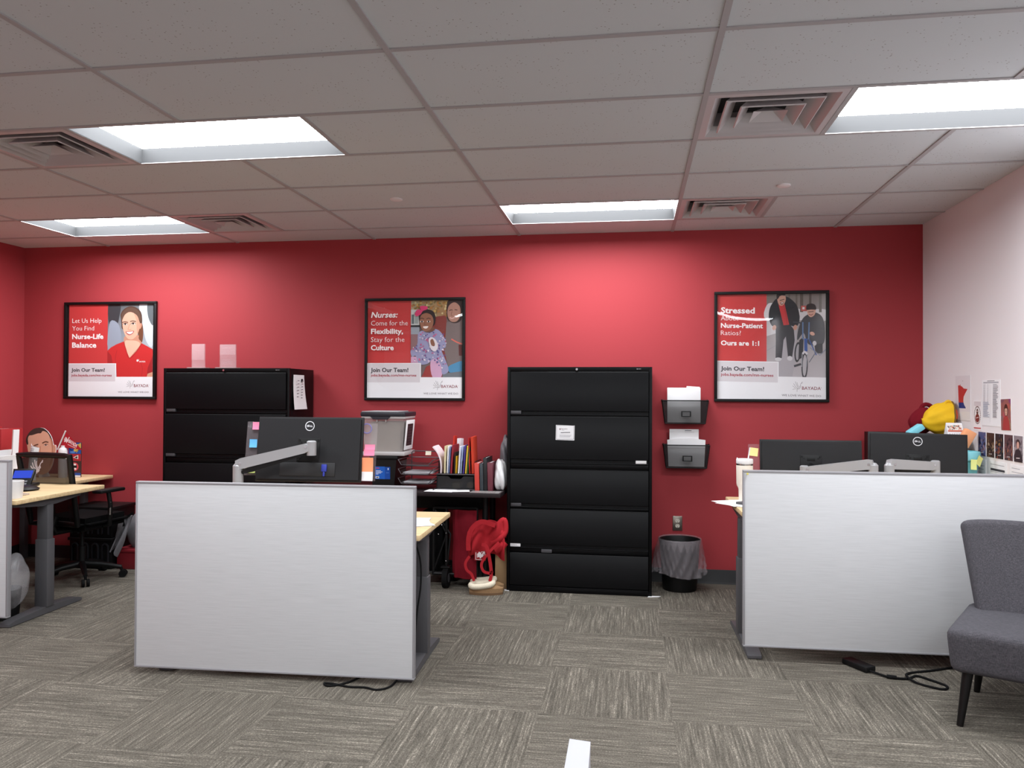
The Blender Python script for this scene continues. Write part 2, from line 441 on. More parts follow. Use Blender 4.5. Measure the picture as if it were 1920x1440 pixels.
structure(mb.build('ceiling', M_CEIL))
mb = MB(); bw = .012; bz0, bz1 = CEIL - .006, CEIL + .004
for k in range(-4, 2):
    cuts = sorted((ROW0 - r * HC, ROW0 - (r - 1) * HC) for c, r in LIGHTS if c + 1 == 2 * k)     # a light centred on the bar interrupts it
    y = YF
    for lo, hi in cuts + [(0, 0)]:
        if lo > y: mb.box(k * 2 * HC - bw, k * 2 * HC + bw, y, lo, bz0, bz1)
        y = hi
for r in range(0, 16): y = ROW0 - r * HC; mb.box(XL, XR, y - bw, y + bw, bz0 + .001, bz1)
for c, r in LIGHTS:
    if c % 2:
        for q in (c, c + 2):
            if q * HC < XR - .03: mb.box(q * HC - bw, q * HC + bw, ROW0 - r * HC, ROW0 - (r - 1) * HC, bz0 + .0005, bz1)
for c, r in VENTS: mb.box((c + 1) * HC - bw, (c + 1) * HC + bw, ROW0 - r * HC, ROW0 - (r - 1) * HC, bz0 + .0007, bz1)
structure(mb.build('trim_1', M_BAR))
# rubber base along the walls: a face with a rounded toe
def base(name, M, L):
    prof = [(0, 0), (-.018, 0), (-.016, .006), (-.008, .016), (-.006, .104), (-.004, .108), (0, .108)]
    structure(MB().prism([(p[0], p[1]) for p in prof], 0, 0, L, M).build(name, M_BASE))
base('baseboard_back', T(XL, 0, 0), XR - XL)
base('baseboard_right', T(XR, 0, 0) @ RZ(-PI / 2), -YF)
base('baseboard_left', T(XL, YF, 0) @ RZ(PI / 2), -YF)

# ================================================================== CEILING FIXTURES
def troffer(c, r, label, d=.075):
    x0, y1 = c * HC, ROW0 - (r - 1) * HC; x1, y0 = x0 + 2 * HC, y1 - HC
    t = thing('ceiling_light', label, 'light', ((x0 + x1) / 2, (y0 + y1) / 2, CEIL), 0, 'recessed ceiling lights')
    f, s = .012, .012
    a = [(x0 + f, y0 + f), (x1 - f, y0 + f), (x1 - f, y1 - f), (x0 + f, y1 - f)]
    o = [(x0, y0), (x1, y0), (x1, y1), (x0, y1)]
    b = [(x0 + f + s, y0 + f + s), (x1 - f - s, y0 + f + s), (x1 - f - s, y1 - f - s), (x0 + f + s, y1 - f - s)]
    fl = MB(); V = [(p[0], p[1], CEIL - .002) for p in o] + [(p[0], p[1], CEIL - .002) for p in a]
    fl.add(V, [(i, (i + 1) % 4, 4 + (i + 1) % 4, 4 + i) for i in range(4)])
    fl.build('frame', M_ENAMEL, t)
    V = [(p[0], p[1], CEIL - .002) for p in a] + [(p[0], p[1], CEIL + d) for p in b]
    MB().add(V, [(i, (i + 1) % 4, 4 + (i + 1) % 4, 4 + i) for i in range(4)]).build('housing', mat('shade_toned_reflector', (66, 66, 67), .6, spec=.1), t)  # white sides coloured dark, so they read as grey shade beside the lens
    ln = MB(); ln.add([(p[0], p[1], CEIL + d) for p in b], [(0, 1, 2, 3)])
    ln.build('lens', M_LENS, t)
    return t
lab = ['recessed rectangular ceiling light closest to the red wall, above the black cabinet in the middle', 'recessed rectangular ceiling light at far left above the nurse poster',
       'recessed rectangular ceiling light, left one of the two nearer ones', 'recessed rectangular ceiling light at the upper right edge beside an air vent',
       'recessed ceiling light out of view, third row, at the left wall', 'recessed ceiling light out of view, third row, in the middle', 'recessed ceiling light out of view, fourth row, left',
       'recessed ceiling light out of view, fourth row, right', 'recessed ceiling light out of view, last row, left', 'recessed ceiling light out of view, last row, middle']
for (c, r), l in zip(LIGHTS, lab): troffer(c, r, l, .012 if r == 10 else .075)      # unseen row above the camera, made flush so its lenses reflect in the posters
def vent(c, r, label):
    x, y = (c + .5) * HC, ROW0 - (r - .5) * HC
    t = thing('air_vent', label, 'vent', (x, y, CEIL), 0, 'square ceiling air diffusers')
    def ring(mb, h0, z0, h1, z1):
        P = [(-1, -1), (1, -1), (1, 1), (-1, 1)]
        mb.add([(x + a * h0, y + b * h0, CEIL + z0) for a, b in P] + [(x + a * h1, y + b * h1, CEIL + z1) for a, b in P], [(i, (i + 1) % 4, 4 + (i + 1) % 4, 4 + i) for i in range(4)])
    m = MB(); ring(m, .300, -.004, .262, -.006); ring(m, .262, -.006, .225, .035); ring(m, .225, .035, .225, .10); ring(m, .3, -.004, .3, .0); m.build('frame', M_VENT, t)
    m = MB(); ring(m, .228, .10, .001, .10); m.build('duct', M_DARK, t)
    for h0, z0, h1, z1 in ((.205, -.006, .150, .050), (.135, -.008, .085, .045)):
        m = MB(); ring(m, h0, z0, h1, z1); ring(m, h0 + .006, z0 + .004, h1 + .006, z1 + .004); ring(m, h0, z0, h0 + .006, z0 + .004); ring(m, h1, z1, h1 + .006, z1 + .004); m.build('louver', M_VENT, t)
    m = MB(); ring(m, .075, -.006, .02, .03); ring(m, .02, .03, .0005, .03); m.build('center_cone', M_VENT, t)
for (c, r), l in zip(VENTS, ['square metal air vent beside the ceiling light over the middle cabinet', 'square metal air vent right of the ceiling light at far left near the red wall',
                             'square metal air vent at the left picture edge beside a ceiling light', 'large square metal air vent left of the upper right ceiling light']): vent(c, r, l)
for x, y, l in ((-1.858, -1.276, 'round white sprinkler cover in the ceiling left of the middle light'), (.605, -1.29, 'round white sprinkler cover in the ceiling at the right')):
    one(MB().lathe([(.0005, -.010), (.036, -.010), (.041, -.007), (.042, -.001), (.042, 0)], (x, y, CEIL)), 'sprinkler_cover', M_WHITEWALL, l, 'sprinkler', (x, y, CEIL), 'sprinkler covers')

# ================================================================== POSTERS
INKW, INKR, INKG = (236, 235, 238), (198, 62, 62), (214, 208, 212)
def poster(X0, X1, Z0, Z1, label, art, bow):
    x, z = (X0 + X1) / 2, (Z0 + Z1) / 2; W, H = X1 - X0, Z1 - Z0
    t = thing('framed_poster', label, 'poster', (x, 0, z), 0, 'framed recruiting posters on the red wall')
    m = MB(); fw, d = .022, .028
    for a, b, c_, d_ in ((X0, X1, Z1 - fw, Z1), (X0, X1, Z0, Z0 + fw), (X0, X0 + fw, Z0 + fw, Z1 - fw), (X1 - fw, X1, Z0 + fw, Z1 - fw)): m.box(a, b, -d, -.002, c_, d_, .002)
    m.build('frame', M_BLACKP, t)
    MB().box(X0 + .01, X1 - .01, -.008, -.002, Z0 + .01, Z1 - .01).build('backing_board', M_BLACKP, t)
    art.build('print', t, facing(x, -.0085, z))
    w, h = W / 2 - fw, H / 2 - fw
    MB().grid(lambda u, v: (x + (2 * u - 1) * w, -.017 - bow * (1 - (2 * u - 1) ** 2) ** .8 * (1 - (2 * v - 1) ** 2) - .08 * bow * math.sin(5 * u + 3 * v), z + (2 * v - 1) * h), 24, 24).build('acrylic_cover', M_COVER, t, angle=80)
def art_base(b, sk=0.0, W=.81, H=.81): return Art(*b, W, H, sk)
def poster_foot(a, bx, by, tx, ty, logo, band):
    a.rect(*band, INKW)
    a.rect(bx[0], by[0], bx[1], by[1], INKW)
    a.rect(bx[0], by[0] + 8, bx[1] - 10, by[1], INKG)
    a.text('Join Our Team!', tx[0], tx[1], ty[0], ty[2], (56, 54, 60), .03)
    a.text('jobs.bayada.com/mn-nurses', tx[0], tx[2], ty[1], ty[3], (160, 50, 62), .026)
    (lx, ly, ls, x0, x1, base, cap, tx0, tx1, tb, tc) = logo
    a.fold(lx, ly, ls, (112, 102, 107), .017)
    a.text('BAYADA', x0, x1, base, cap, (134, 52, 66), .008)
    a.text("'", x1 + 2, None, base, cap * .8, (134, 52, 66))
    a.text('WE LOVE WHAT WE DO', tx0, tx1, tb, tc, (120, 112, 118), .004)
SKIN, SKIN2 = (222, 172, 148), (196, 140, 116)
# --- nurse poster
a = art_base((752, 182, 1716, 1223))
a.rect(752, 182, 1716, 1223, INKW)
a.rect(752, 182, 1200, 848, INKR)
a.rect(1200, 182, 1716, 1000, 0, cols=[(74, 78, 80), (120, 126, 130), (196, 204, 214), (150, 160, 176)])
a.poly([(1210, 182), (1340, 182), (1330, 330), (1300, 420), (1215, 400)], (58, 60, 64), True)
a.poly([(1225, 380), (1330, 420), (1350, 640), (1205, 690)], (146, 154, 168), True)
a.poly([(1560, 182), (1716, 182), (1716, 640), (1640, 600), (1590, 380)], (200, 206, 212), True)
a.poly([(1650, 182), (1716, 182), (1716, 420), (1660, 330)], (98, 104, 108), True)
a.poly([(1545, 380), (1590, 400), (1604, 470), (1603, 560), (1590, 615), (1562, 590), (1545, 500)], (112, 72, 52), True)
a.poly([(1352, 350), (1345, 300), (1375, 245), (1430, 212), (1480, 207), (1535, 228), (1578, 275), (1592, 345), (1588, 410), (1560, 470), (1380, 470), (1356, 400)], (84, 62, 52), True)
a.poly([(1385, 590), (1408, 540), (1545, 530), (1555, 575), (1590, 628), (1540, 720), (1452, 790), (1400, 700)], SKIN2, True)
a.poly([(1400, 600), (1450, 590), (1540, 600), (1570, 640), (1500, 730), (1452, 780), (1410, 690)], (226, 180, 156), True)
a.poly([(1366, 345), (1385, 300), (1440, 262), (1500, 275), (1548, 330), (1566, 395), (1562, 460), (1535, 530), (1495, 572), (1460, 580), (1425, 565), (1393, 515), (1372, 445)], SKIN, True)
a.poly([(1500, 290), (1548, 335), (1566, 395), (1562, 460), (1540, 515), (1530, 440), (1525, 360)], (206, 152, 128), True)
a.poly([(1570, 400), (1586, 402), (1588, 430), (1572, 462), (1562, 450)], SKIN2, True)
a.poly([(1360, 370), (1362, 290), (1410, 235), (1480, 222), (1550, 262), (1580, 340), (1566, 390), (1540, 322), (1490, 280), (1440, 272), (1392, 305)], (98, 74, 62), True)
for ex in (1400, 1490):
    a.line([(ex - 34, 396 - (ex - 1400) * .1 - 8), (ex - 5, 381 - (ex - 1400) * .1), (ex + 32, 388 - (ex - 1400) * .1)], 9, (74, 52, 44), True)
    a.ell(ex, 408 - (ex - 1400) * .06, 25, 9, (236, 226, 222)); a.ell(ex, 407 - (ex - 1400) * .06, 11, 10, (52, 40, 36))
    a.line([(ex - 28, 408), (ex, 396 - (ex - 1400) * .06), (ex + 28, 406 - (ex - 1400) * .06)], 6, (50, 36, 32), True)
a.line([(1450, 408), (1440, 445), (1432, 462), (1446, 472), (1468, 468)], 6, SKIN2, True)
a.poly([(1405, 492), (1440, 488), (1500, 484), (1485, 515), (1450, 532), (1420, 518)], (176, 92, 88), True)
a.poly([(1416, 497), (1450, 494), (1490, 491), (1474, 512), (1450, 520), (1428, 510)], (246, 240, 236), True)
a.poly([(1200, 848), (1200, 705), (1240, 668), (1300, 635), (1385, 602), (1410, 690), (1452, 788), (1530, 712), (1588, 622), (1650, 655), (1716, 692), (1716, 1000), (1308, 1000), (1300, 850)], (196, 48, 48))
a.poly([(1200, 710), (1245, 760), (1262, 848), (1200, 848)], (164, 44, 46)); a.poly([(1650, 1000), (1660, 900), (1716, 760), (1716, 960), (1690, 960)], (158, 40, 44))
a.poly([(1650, 1000), (1660, 965), (1716, 945), (1716, 1000)], (208, 150, 124))
a.line([(1385, 604), (1412, 695), (1452, 792), (1532, 715), (1590, 626)], 9, (168, 40, 42), True)
a.line([(1310, 700), (1290, 800), (1310, 900)], 7, (176, 44, 46), True); a.line([(1560, 800), (1600, 900), (1590, 1000)], 7, (176, 44, 46), True)
a.fold(1532, 802, 30, (240, 232, 232), .09); a.text('BAYADA', 1566, 1634, 836, 14, (240, 232, 232), .02)
for s, x1, b_, cap, bo in (('Let Us Help', 1128, 388, 50, -.006), ('You Find', 1044, 474, 50, -.006), ('Nurse-Life', 1152, 570, 54, .03), ('Balance', 1072, 668, 56, .03)):
    a.text(s, 790, x1, b_, cap, (250, 244, 244), bo)
poster_foot(a, (752, 1302), (848, 1052), (785, 1172, 1252), (942, 996, 38, 26), (1422, 1040, 90, 1506, 1672, 1115, 33, 1325, 1675, 1180, 17), (752, 1000, 1716, 1223))
poster(-5.284, -4.398, 1.405, 2.258, 'framed poster of a smiling nurse in red scrubs, left end of the red wall', a, .001)
# --- child poster
a = art_base((175, 140, 1240, 1233))
a.rect(175, 140, 1240, 1233, INKW)
a.rect(175, 140, 665, 842, INKR)
a.rect(665, 140, 1240, 998, (112, 96, 94))
a.rect(665, 140, 1120, 330, 0, cols=[(160, 150, 120), (176, 140, 90), (150, 104, 62), (186, 176, 140)])
random.seed(3)
for i in range(90):
    x, y = random.uniform(670, 1110), random.uniform(142, 320)
    a.ell(x, y, random.uniform(8, 22), random.uniform(6, 14), random.choice([(196, 164, 92), (150, 110, 58), (122, 112, 70), (206, 190, 140), (176, 122, 66)]), random.uniform(0, 3), 7)
a.rect(665, 245, 760, 420, (198, 200, 198)); a.rect(672, 300, 700, 405, (96, 110, 112)); a.rect(706, 320, 745, 402, (150, 158, 156))
a.rect(665, 418, 770, 440, (40, 42, 46)); a.rect(665, 440, 760, 560, (150, 158, 168)); a.rect(665, 520, 760, 690, (140, 108, 110))
a.poly([(905, 420), (930, 340), (1000, 320), (1060, 350), (1060, 700), (1040, 998), (900, 998)], (128, 58, 52), True)
a.poly([(1060, 390), (1240, 330), (1240, 900), (1080, 880), (1040, 700)], (120, 106, 104))
a.poly([(1085, 140), (1240, 140), (1240, 300), (1210, 380), (1140, 400), (1080, 360), (1062, 270)], (56, 42, 40), True)
a.poly([(1092, 200), (1150, 170), (1205, 215), (1215, 300), (1180, 375), (1120, 385), (1082, 345), (1070, 270)], (170, 126, 110), True)
a.line([(1090, 262), (1110, 252), (1128, 256)], 9, (80, 52, 44)); a.line([(1150, 250), (1180, 256)], 9, (80, 52, 44)); a.line([(1095, 335), (1120, 348), (1150, 335)], 12, (214, 170, 160), True); a.line([(1122, 270), (1112, 310), (1130, 318)], 6, (128, 84, 72), True)
a.line([(1115, 575), (1180, 612), (1240, 632)], 14, (216, 110, 96), True)
a.poly([(1085, 880), (1150, 845), (1240, 822), (1240, 930), (1120, 950), (1085, 925)], (74, 138, 178), True)
a.poly([(1020, 960), (1240, 930), (1240, 998), (1020, 998)], (110, 116, 122))
a.poly([(1195, 640), (1240, 640), (1240, 760), (1200, 760)], (92, 40, 38))
a.poly([(786, 998), (840, 880), (900, 850), (930, 998)], (150, 52, 48))
a.poly([(885, 830), (950, 770), (1010, 850), (1005, 998), (910, 998)], (206, 162, 192), True); a.rect(668, 770, 760, 838, (206, 162, 192))
a.poly([(745, 520), (790, 480), (860, 485), (935, 462), (1000, 500), (1045, 580), (1055, 660), (1010, 700), (1045, 790), (1085, 900), (1070, 950), (1015, 960), (1000, 860), (930, 790), (850, 850), (760, 850), (720, 760), (680, 770), (665, 700), (735, 640)], (150, 150, 184), True)
for i in range(150):
    x, y = random.uniform(690, 1060), random.uniform(490, 900)
    if x < 745 and y < 640: continue
    if (x < 760 or x > 1040) and (y < 560 or y > 860): continue
    if y > 820 and x < 960: continue
    a.ell(x, y, random.uniform(6, 15), random.uniform(5, 11), random.choice([(202, 186, 206), (116, 76, 130), (196, 96, 138), (92, 92, 146), (222, 210, 220)]), random.uniform(0, 3), 7)
a.poly([(868, 570), (905, 555), (950, 590), (970, 660), (940, 710), (895, 690), (872, 630)], (220, 212, 218), True); a.poly([(885, 590), (912, 575), (935, 630), (925, 655), (895, 640)], (140, 94, 76), True)
a.poly([(810, 470), (905, 440), (935, 470), (890, 495), (840, 498)], (112, 72, 56), True)
a.poly([(757, 345), (760, 290), (800, 250), (850, 243), (905, 262), (940, 320), (935, 400), (900, 430), (780, 400)], (46, 36, 36), True)
a.poly([(768, 350), (785, 305), (840, 285), (895, 310), (918, 365), (910, 430), (875, 475), (830, 487), (795, 470), (770, 415)], (150, 102, 80), True)
for ex in (790, 864): a.ell(ex, 380, 20, 10, (232, 222, 216)); a.ell(ex, 380, 10, 10, (34, 26, 24)); a.line([(ex - 24, 352), (ex, 342), (ex + 24, 352)], 7, (58, 40, 34), True)
a.line([(825, 385), (818, 415), (842, 420)], 6, (116, 74, 58), True); a.poly([(802, 436), (860, 432), (845, 456), (818, 456)], (238, 228, 222), True)
a.poly([(710, 290), (740, 245), (775, 250), (765, 215), (800, 205), (850, 215), (845, 245), (800, 262), (775, 300), (740, 318), (722, 318)], (208, 62, 110), True)
for s, x1, b_, cap, bo, sh in (('Nurses:', 512, 330, 60, .025, .2), ('Come for the', 632, 420, 54, -.006, 0), ('Flexibility,', 580, 512, 54, .03, 0), ('Stay for the', 596, 604, 54, -.006, 0), ('Culture', 476, 695, 54, .03, 0)):
    a.text(s, 217, x1, b_, cap, (248, 240, 240), bo, sh)
poster_foot(a, (175, 782), (840, 1056), (217, 642, 732), (940, 990, 44, 27), (918, 1036, 105, 1008, 1190, 1115, 31, 812, 1195, 1188, 19), (175, 998, 1240, 1233))
poster(-2.511, -1.659, 1.407, 2.254, 'framed poster of a little girl in a flowered dress, above the storage boxes', a, .0048)
# --- cycling poster
a = art_base((147, 147, 1378, 1305), .02)
a.rect(147, 120, 1378, 1335, INKW)
a.rect(147, 100, 714, 880, INKR)
a.rect(714, 90, 1378, 1050, 0, cols=[(120, 112, 104), (128, 120, 116), (186, 180, 184), (176, 170, 174)])
a.poly([(714, 260), (820, 235), (1100, 300), (1378, 300), (1378, 420), (1100, 420), (714, 420)], (206, 202, 204), True)
for x, w, cl in ((1090, 34, (92, 82, 74)), (1040, 20, (104, 96, 88)), (1190, 26, (96, 88, 82)), (1300, 30, (110, 104, 98)), (960, 16, (110, 102, 94))): a.rect(x, 90, x + w, 330, cl)
a.poly([(714, 420), (830, 400), (840, 560), (714, 600)], (196, 192, 194)); a.line([(714, 760), (840, 690)], 8, (150, 146, 150)); a.rect(1100, 260, 1170, 320, (190, 90, 84)); a.rect(1115, 275, 1140, 300, (220, 216, 216))
a.poly([(880, 360), (1080, 360), (1060, 500), (1000, 1048), (840, 1048), (860, 560)], (168, 163, 168), True)
K = (40, 40, 44)
a.poly([(815, 470), (980, 470), (1020, 520), (1030, 640), (1000, 830), (955, 830), (930, 600), (905, 640), (885, 838), (815, 836), (818, 640)], (52, 52, 56))
a.poly([(830, 182), (915, 158), (990, 190), (1060, 270), (1085, 400), (1060, 480), (1020, 490), (990, 480), (905, 470), (820, 490), (770, 480), (738, 390), (750, 290), (790, 220)], K, True)
a.poly([(848, 250), (915, 240), (940, 350), (968, 470), (905, 478), (880, 380)], (190, 52, 54)); a.line([(905, 250), (930, 360), (945, 470)], 6, (150, 40, 44), True)
a.poly([(832, 160), (860, 128), (905, 128), (928, 165), (925, 215), (900, 255), (868, 262), (842, 232)], (196, 150, 132), True); a.poly([(826, 175), (830, 130), (870, 108), (915, 118), (922, 150), (870, 150), (840, 190)], (52, 42, 40), True)
a.line([(862, 205), (915, 190)], 8, (70, 52, 46)); a.poly([(870, 228), (905, 222), (895, 246), (874, 246)], (110, 60, 56), True); a.ell(888, 232, 14, 5, (236, 228, 224), -.2)
for x, y in ((800, 505), (1035, 500)): a.ell(x, y, 22, 30, (190, 142, 124), .3)
a.ell(845, 852, 38, 20, (196, 194, 196)); a.ell(975, 840, 30, 26, (200, 198, 200))
a.ell(1062, 770, 36, 112, (46, 46, 50), .08); a.ell(1064, 770, 22, 88, (160, 156, 160), .08)
a.poly([(1120, 400), (1190, 350), (1270, 335), (1340, 390), (1365, 520), (1355, 660), (1290, 690), (1180, 680), (1130, 560), (1060, 640), (1070, 520)], (62, 62, 66), True)
a.poly([(1165, 300), (1190, 270), (1240, 268), (1262, 310), (1250, 360), (1210, 385), (1178, 360)], (206, 160, 142), True); a.poly([(1158, 300), (1165, 250), (1215, 235), (1258, 252), (1268, 300), (1225, 300), (1180, 305)], (46, 38, 38), True)
a.line([(1180, 328), (1240, 322)], 7, (70, 52, 48)); a.line([(1190, 352), (1212, 362), (1232, 350)], 8, (150, 80, 76), True)
a.poly([(1250, 680), (1340, 670), (1340, 780), (1260, 780)], (36, 36, 40)); a.poly([(1080, 640), (1130, 600), (1120, 830), (1070, 850)], (48, 48, 52))
B = (52, 84, 148)
a.line([(1010, 440), (1120, 452), (1320, 440)], 16, (60, 62, 68)); a.line([(1120, 440), (1120, 625), (1185, 625), (1190, 440)], 14, (96, 124, 164)); a.line([(1152, 620), (1155, 760)], 34, B); a.line([(1190, 630), (1270, 800)], 12, B); a.line([(1200, 720), (1310, 800), (1376, 735)], 10, (128, 134, 150)); a.line([(1190, 880), (1270, 760)], 9, (100, 104, 116))
a.ell(1140, 920, 36, 150, (58, 58, 62), .03); a.ell(1140, 915, 22, 118, (176, 172, 176), .03); a.line([(1118, 790), (1140, 765), (1172, 795)], 22, (206, 204, 208), True); a.line([(1112, 790), (1108, 930)], 9, (150, 152, 158)); a.line([(1168, 790), (1160, 930)], 9, (150, 152, 158))
a.line([(1022, 925), (1100, 900)], 24, (64, 64, 68)); a.ell(1225, 565, 28, 20, (206, 160, 142), .4); a.ell(1250, 670, 22, 26, (196, 194, 198))
for s, x1, b_, cap, bo in (('Stressed', 580, 350, 62, .03), ('About', 392, 430, 50, -.006), ('Nurse-Patient', 672, 512, 50, .03), ('Ratios?', 422, 594, 50, -.006), ('Ours are 1:1', 630, 706, 50, .03)):
    a.text(s, 192, x1, b_ + .022 * 0, cap, (250, 242, 242), bo)
poster_foot(a, (147, 850), (880, 1108), (192, 686, 790), (986, 1046, 44, 30), (1004, 1092, 112, 1110, 1320, 1180, 34, 884, 1322, 1256, 21), (147, 1042, 1378, 1335))
poster(.320, 1.171, 1.413, 2.266, 'framed poster of a man walking beside a tricycle, right end of red wall', a, .0044)

# ================================================================== FILING CABINETS
def filing_cabinet(X0, X1, label, labels, top=1.667, y0=-.492, y1=-.022):
    t = thing('filing_cabinet', label, 'cabinet', ((X0 + X1) / 2, (y0 + y1) / 2, 0), 0, 'tall black filing cabinets')
    s = top / 1.667; yf = y0
    m = MB(); w = .022
    m.box(X0, X1, yf + .02, y1, .0, top - .002, .003)                        # carcass body
    m.box(X0, X0 + w, yf, yf + .03, 0, top, .002); m.box(X1 - w, X1, yf, yf + .03, 0, top, .002)
    m.box(X0 + w, X1 - w, yf, yf + .03, 1.634 * s, top, .002); m.box(X0 + w, X1 - w, yf, yf + .03, 0, .034, .002)
    m.build('carcass', M_BLACKM, t)
    a, b = X0 + w + .004, X1 - w - .004
    for k, (zt, zb, lip) in enumerate(((1.631, 1.312, 1), (1.300, .955, 1), (.909, .626, 1), (.612, .326, 1), (.288, .037, 0))):
        zt *= s; zb *= s; m = MB(); lp = .03 if lip else .012
        # front plate with a bevelled top edge, and an inward-turned pull along its foot
        m.prism([(yf + .02, zt), (yf - .003, zt), (yf - .007, zt - .006), (yf - .007, zb + lp), (yf + .012, zb + lp - .004), (yf + .010, zb + .006), (yf - .003, zb + .005), (yf - .004, zb), (yf + .02, zb)], 0, a, b)
        d = m.build('drawer', M_BLACKM, t)
        if k in labels:
            xl, kind = labels[k]
            zz = zb + .018 if lip else zt + .017
            m = MB().box(xl, xl + .078, yf - .006, yf + .016, zz - .012, zz + .013, .002)
            h = m.build('label_holder', M_WHITEP if kind == 'white' else MATS['holder_grey'], d)
            if kind == 'written':
                r = Art(0, 0, 80, 26, .076, .022); r.rect(0, 0, 80, 26, (238, 236, 238)); r.line([(6, 15), (14, 11), (20, 15), (28, 11), (36, 15), (44, 12), (54, 15)], 2.2, (60, 60, 70), True); r.line([(8, 21), (70, 22)], 1.4, (110, 110, 120)); r.build('label_card', h, facing(xl + .039, yf - .0062, zz))
    for z0, z1 in ((.915, .950), (.292, .322)): MB().box(a, b, yf + .008, yf + .02, z0 * s, z1 * s, .002).build('shelf_rail', M_BLACKM, t)
    m = MB(); xc = (X0 + X1) / 2 - .015; m.cyl((xc, yf + .002, top - .017), (xc, yf - .010, top - .017), .0095, .0085, 20); m.box(xc - .0012, xc + .0012, yf - .0115, yf - .009, top - .023, top - .011); m.build('lock', M_CHROME, t)
    bd = MB().box(X1 - .115, X1 - .075, yf - .003, yf, top - .021, top - .010, .001).build('badge', M_BLACKP, t)
    r = Art(0, 0, 40, 11, .038, .010); r.ell(6, 5.5, 3, 3, (190, 190, 195)); r.line([(12, 5.5), (34, 5.5)], 3, (150, 150, 155)); r.build('badge_print', bd, facing(X1 - .095, yf - .0032, top - .0155))
    return t
mat('holder_grey', (74, 73, 77), .4)
C2L, C2R = -1.232, -.166
filing_cabinet(C2L, C2R, 'tall black filing cabinet in the middle with a white card on its second drawer',
               {0: (C2L + .027, 'grey'), 1: (C2R - .118, 'white'), 2: (C2L + .03, 'grey'), 3: (C2L + .027, 'written'), 4: (C2L + .26, 'grey')})
C1L, C1R = -4.022, -2.956
filing_cabinet(C1L, C1R, 'tall black filing cabinet at left with two clear plaques on top', {0: (C1L + .03, 'grey'), 1: (C1L + .028, 'grey'), 2: (C1L + .03, 'grey'), 3: (C1L + .03, 'grey')}, 1.660)
# card on the drawer
r = Art(668, 765, 884, 934, .138, .110, -.03); r.rect(660, 755, 895, 945, (242, 241, 243)); BK = (70, 70, 76)
for q in (((676, 772), (876, 772)), ((876, 772), (876, 927)), ((876, 927), (676, 927)), ((676, 927), (676, 772))): r.line(q, 3, BK)
r.fold(706, 800, 24, (120, 70, 80), .06); r.text('BAYADA', 734, 802, 816, 12, (110, 60, 72)); r.line([(738, 824), (765, 824)], 3, (150, 150, 155)); r.line([(725, 853), (760, 851), (834, 850)], 7, BK)
for i in range(4): r.line([(712, 876 + i * 9), (850 - i * 6, 880 + i * 8)], 2.5, (160, 160, 166))
tag(r.build('notice_card', None, facing(-.798, -.5005, 1.182, 0, 0, -.02), origin=(-.798, -.5, 1.18)), 'white bordered notice card on the second drawer of the middle cabinet', 'card')
# slip on the cabinet side, held by a magnet
t = thing('paper_slip', 'curled paper slip with printed lines hanging on the side of the left cabinet', 'paper', (C1R + .002, -.325, 1.33))
m = MB(); m.grid(lambda u, v: (C1R + .004 + .02 * (1 - v) ** 2, -.425 - .02 * (1 - v) + u * (.20 + .04 * (1 - v)), 1.335 + .275 * v), 6, 10, .001); m.build('sheet', M_PAPER, t)
r = Art(0, 0, 100, 140, .16, .24)
for i in range(7):
    r.line([(12, 24 + i * 15), (34, 24 + i * 15)], 4, (150, 142, 148)); r.line([(60, 26 + i * 13), (80, 26 + i * 13)], 4, (150, 142, 148))
r.build('print', t, T(C1R + .018, -.325, 1.485) @ RZ(PI / 2) @ RX(PI / 2 + .05), world=True)
MB().cyl((C1R + .004, -.275, 1.565), (C1R + .013, -.275, 1.565), .014, None, 16).build('magnet', M_BLACKP, t)
# clear plaques on the left cabinet
def plaque(x, w, h, label, lines):
    z = 1.660; y = -.30
    t = thing('acrylic_plaque', label, 'plaque', (x, y, z), 0, 'clear award plaques')
    MB().box(x - w / 2 - .02, x + w / 2 + .02, y - .045, y + .045, z, z + .012, .003).build('base', M_CLEAR, t)
    MB().box(x - w / 2, x + w / 2, y - .008, y + .008, z + .012, z + h, .003).build('plate', M_ACRYL, t)
    r = Art(0, 0, 100, 150, w, h - .015)
    lines(r); r.build('etched_print', t, facing(x, y - .0085, z + .012 + (h - .012) / 2), m=clear_ink)
clear_ink = clear('frosted_ink', (240, 214, 218), .26, .6)
def l1(r):
    r.rect(1, 0, 99, 102, (240, 216, 220))
    r.line([(22, 38), (50, 44), (74, 40)], 5, (255, 245, 245)); r.line([(16, 56), (84, 58)], 3, (255, 245, 245)); r.line([(20, 72), (80, 72)], 2, (255, 245, 245))
def l2(r):
    r.rect(1, 2, 99, 68, (240, 216, 220)); r.fold(18, 14, 14, (255, 250, 250), .1); r.line([(36, 23), (84, 23)], 5, (255, 245, 245))
    for i in range(4): r.line([(12, 38 + i * 8), (88, 38 + i * 8)], 2, (255, 245, 245))
    for i in range(4): r.line([(14, 102 + i * 9), (80, 102 + i * 9)], 2.4, (250, 226, 230))
plaque(-3.835, .115, .205, 'clear award plaque with small frosted panel, left one on the cabinet', l1)
plaque(-3.575, .140, .200, 'wider clear award plaque engraved with lines, right one on the cabinet', l2)
one(MB().prism([(C2L - .055, -.475), (C2L + .02, -.505), (C2L + .02, -.45), (C2L - .03, -.45)], 2, .0005, .004), 'furniture_slider', M_PAPER, 'thin white slip sticking out under the left corner of the middle cabinet', 'slider', (C2L, -.48, 0))
one(MB().prism([(C2R - .03, -.515), (C2R + .05, -.495), (C2R + .065, -.475), (C2R - .02, -.48)], 2, .0005, .004), 'furniture_slider', M_PAPER, 'thin white slip sticking out under the right corner of the middle cabinet', 'slider', (C2R, -.49, 0))

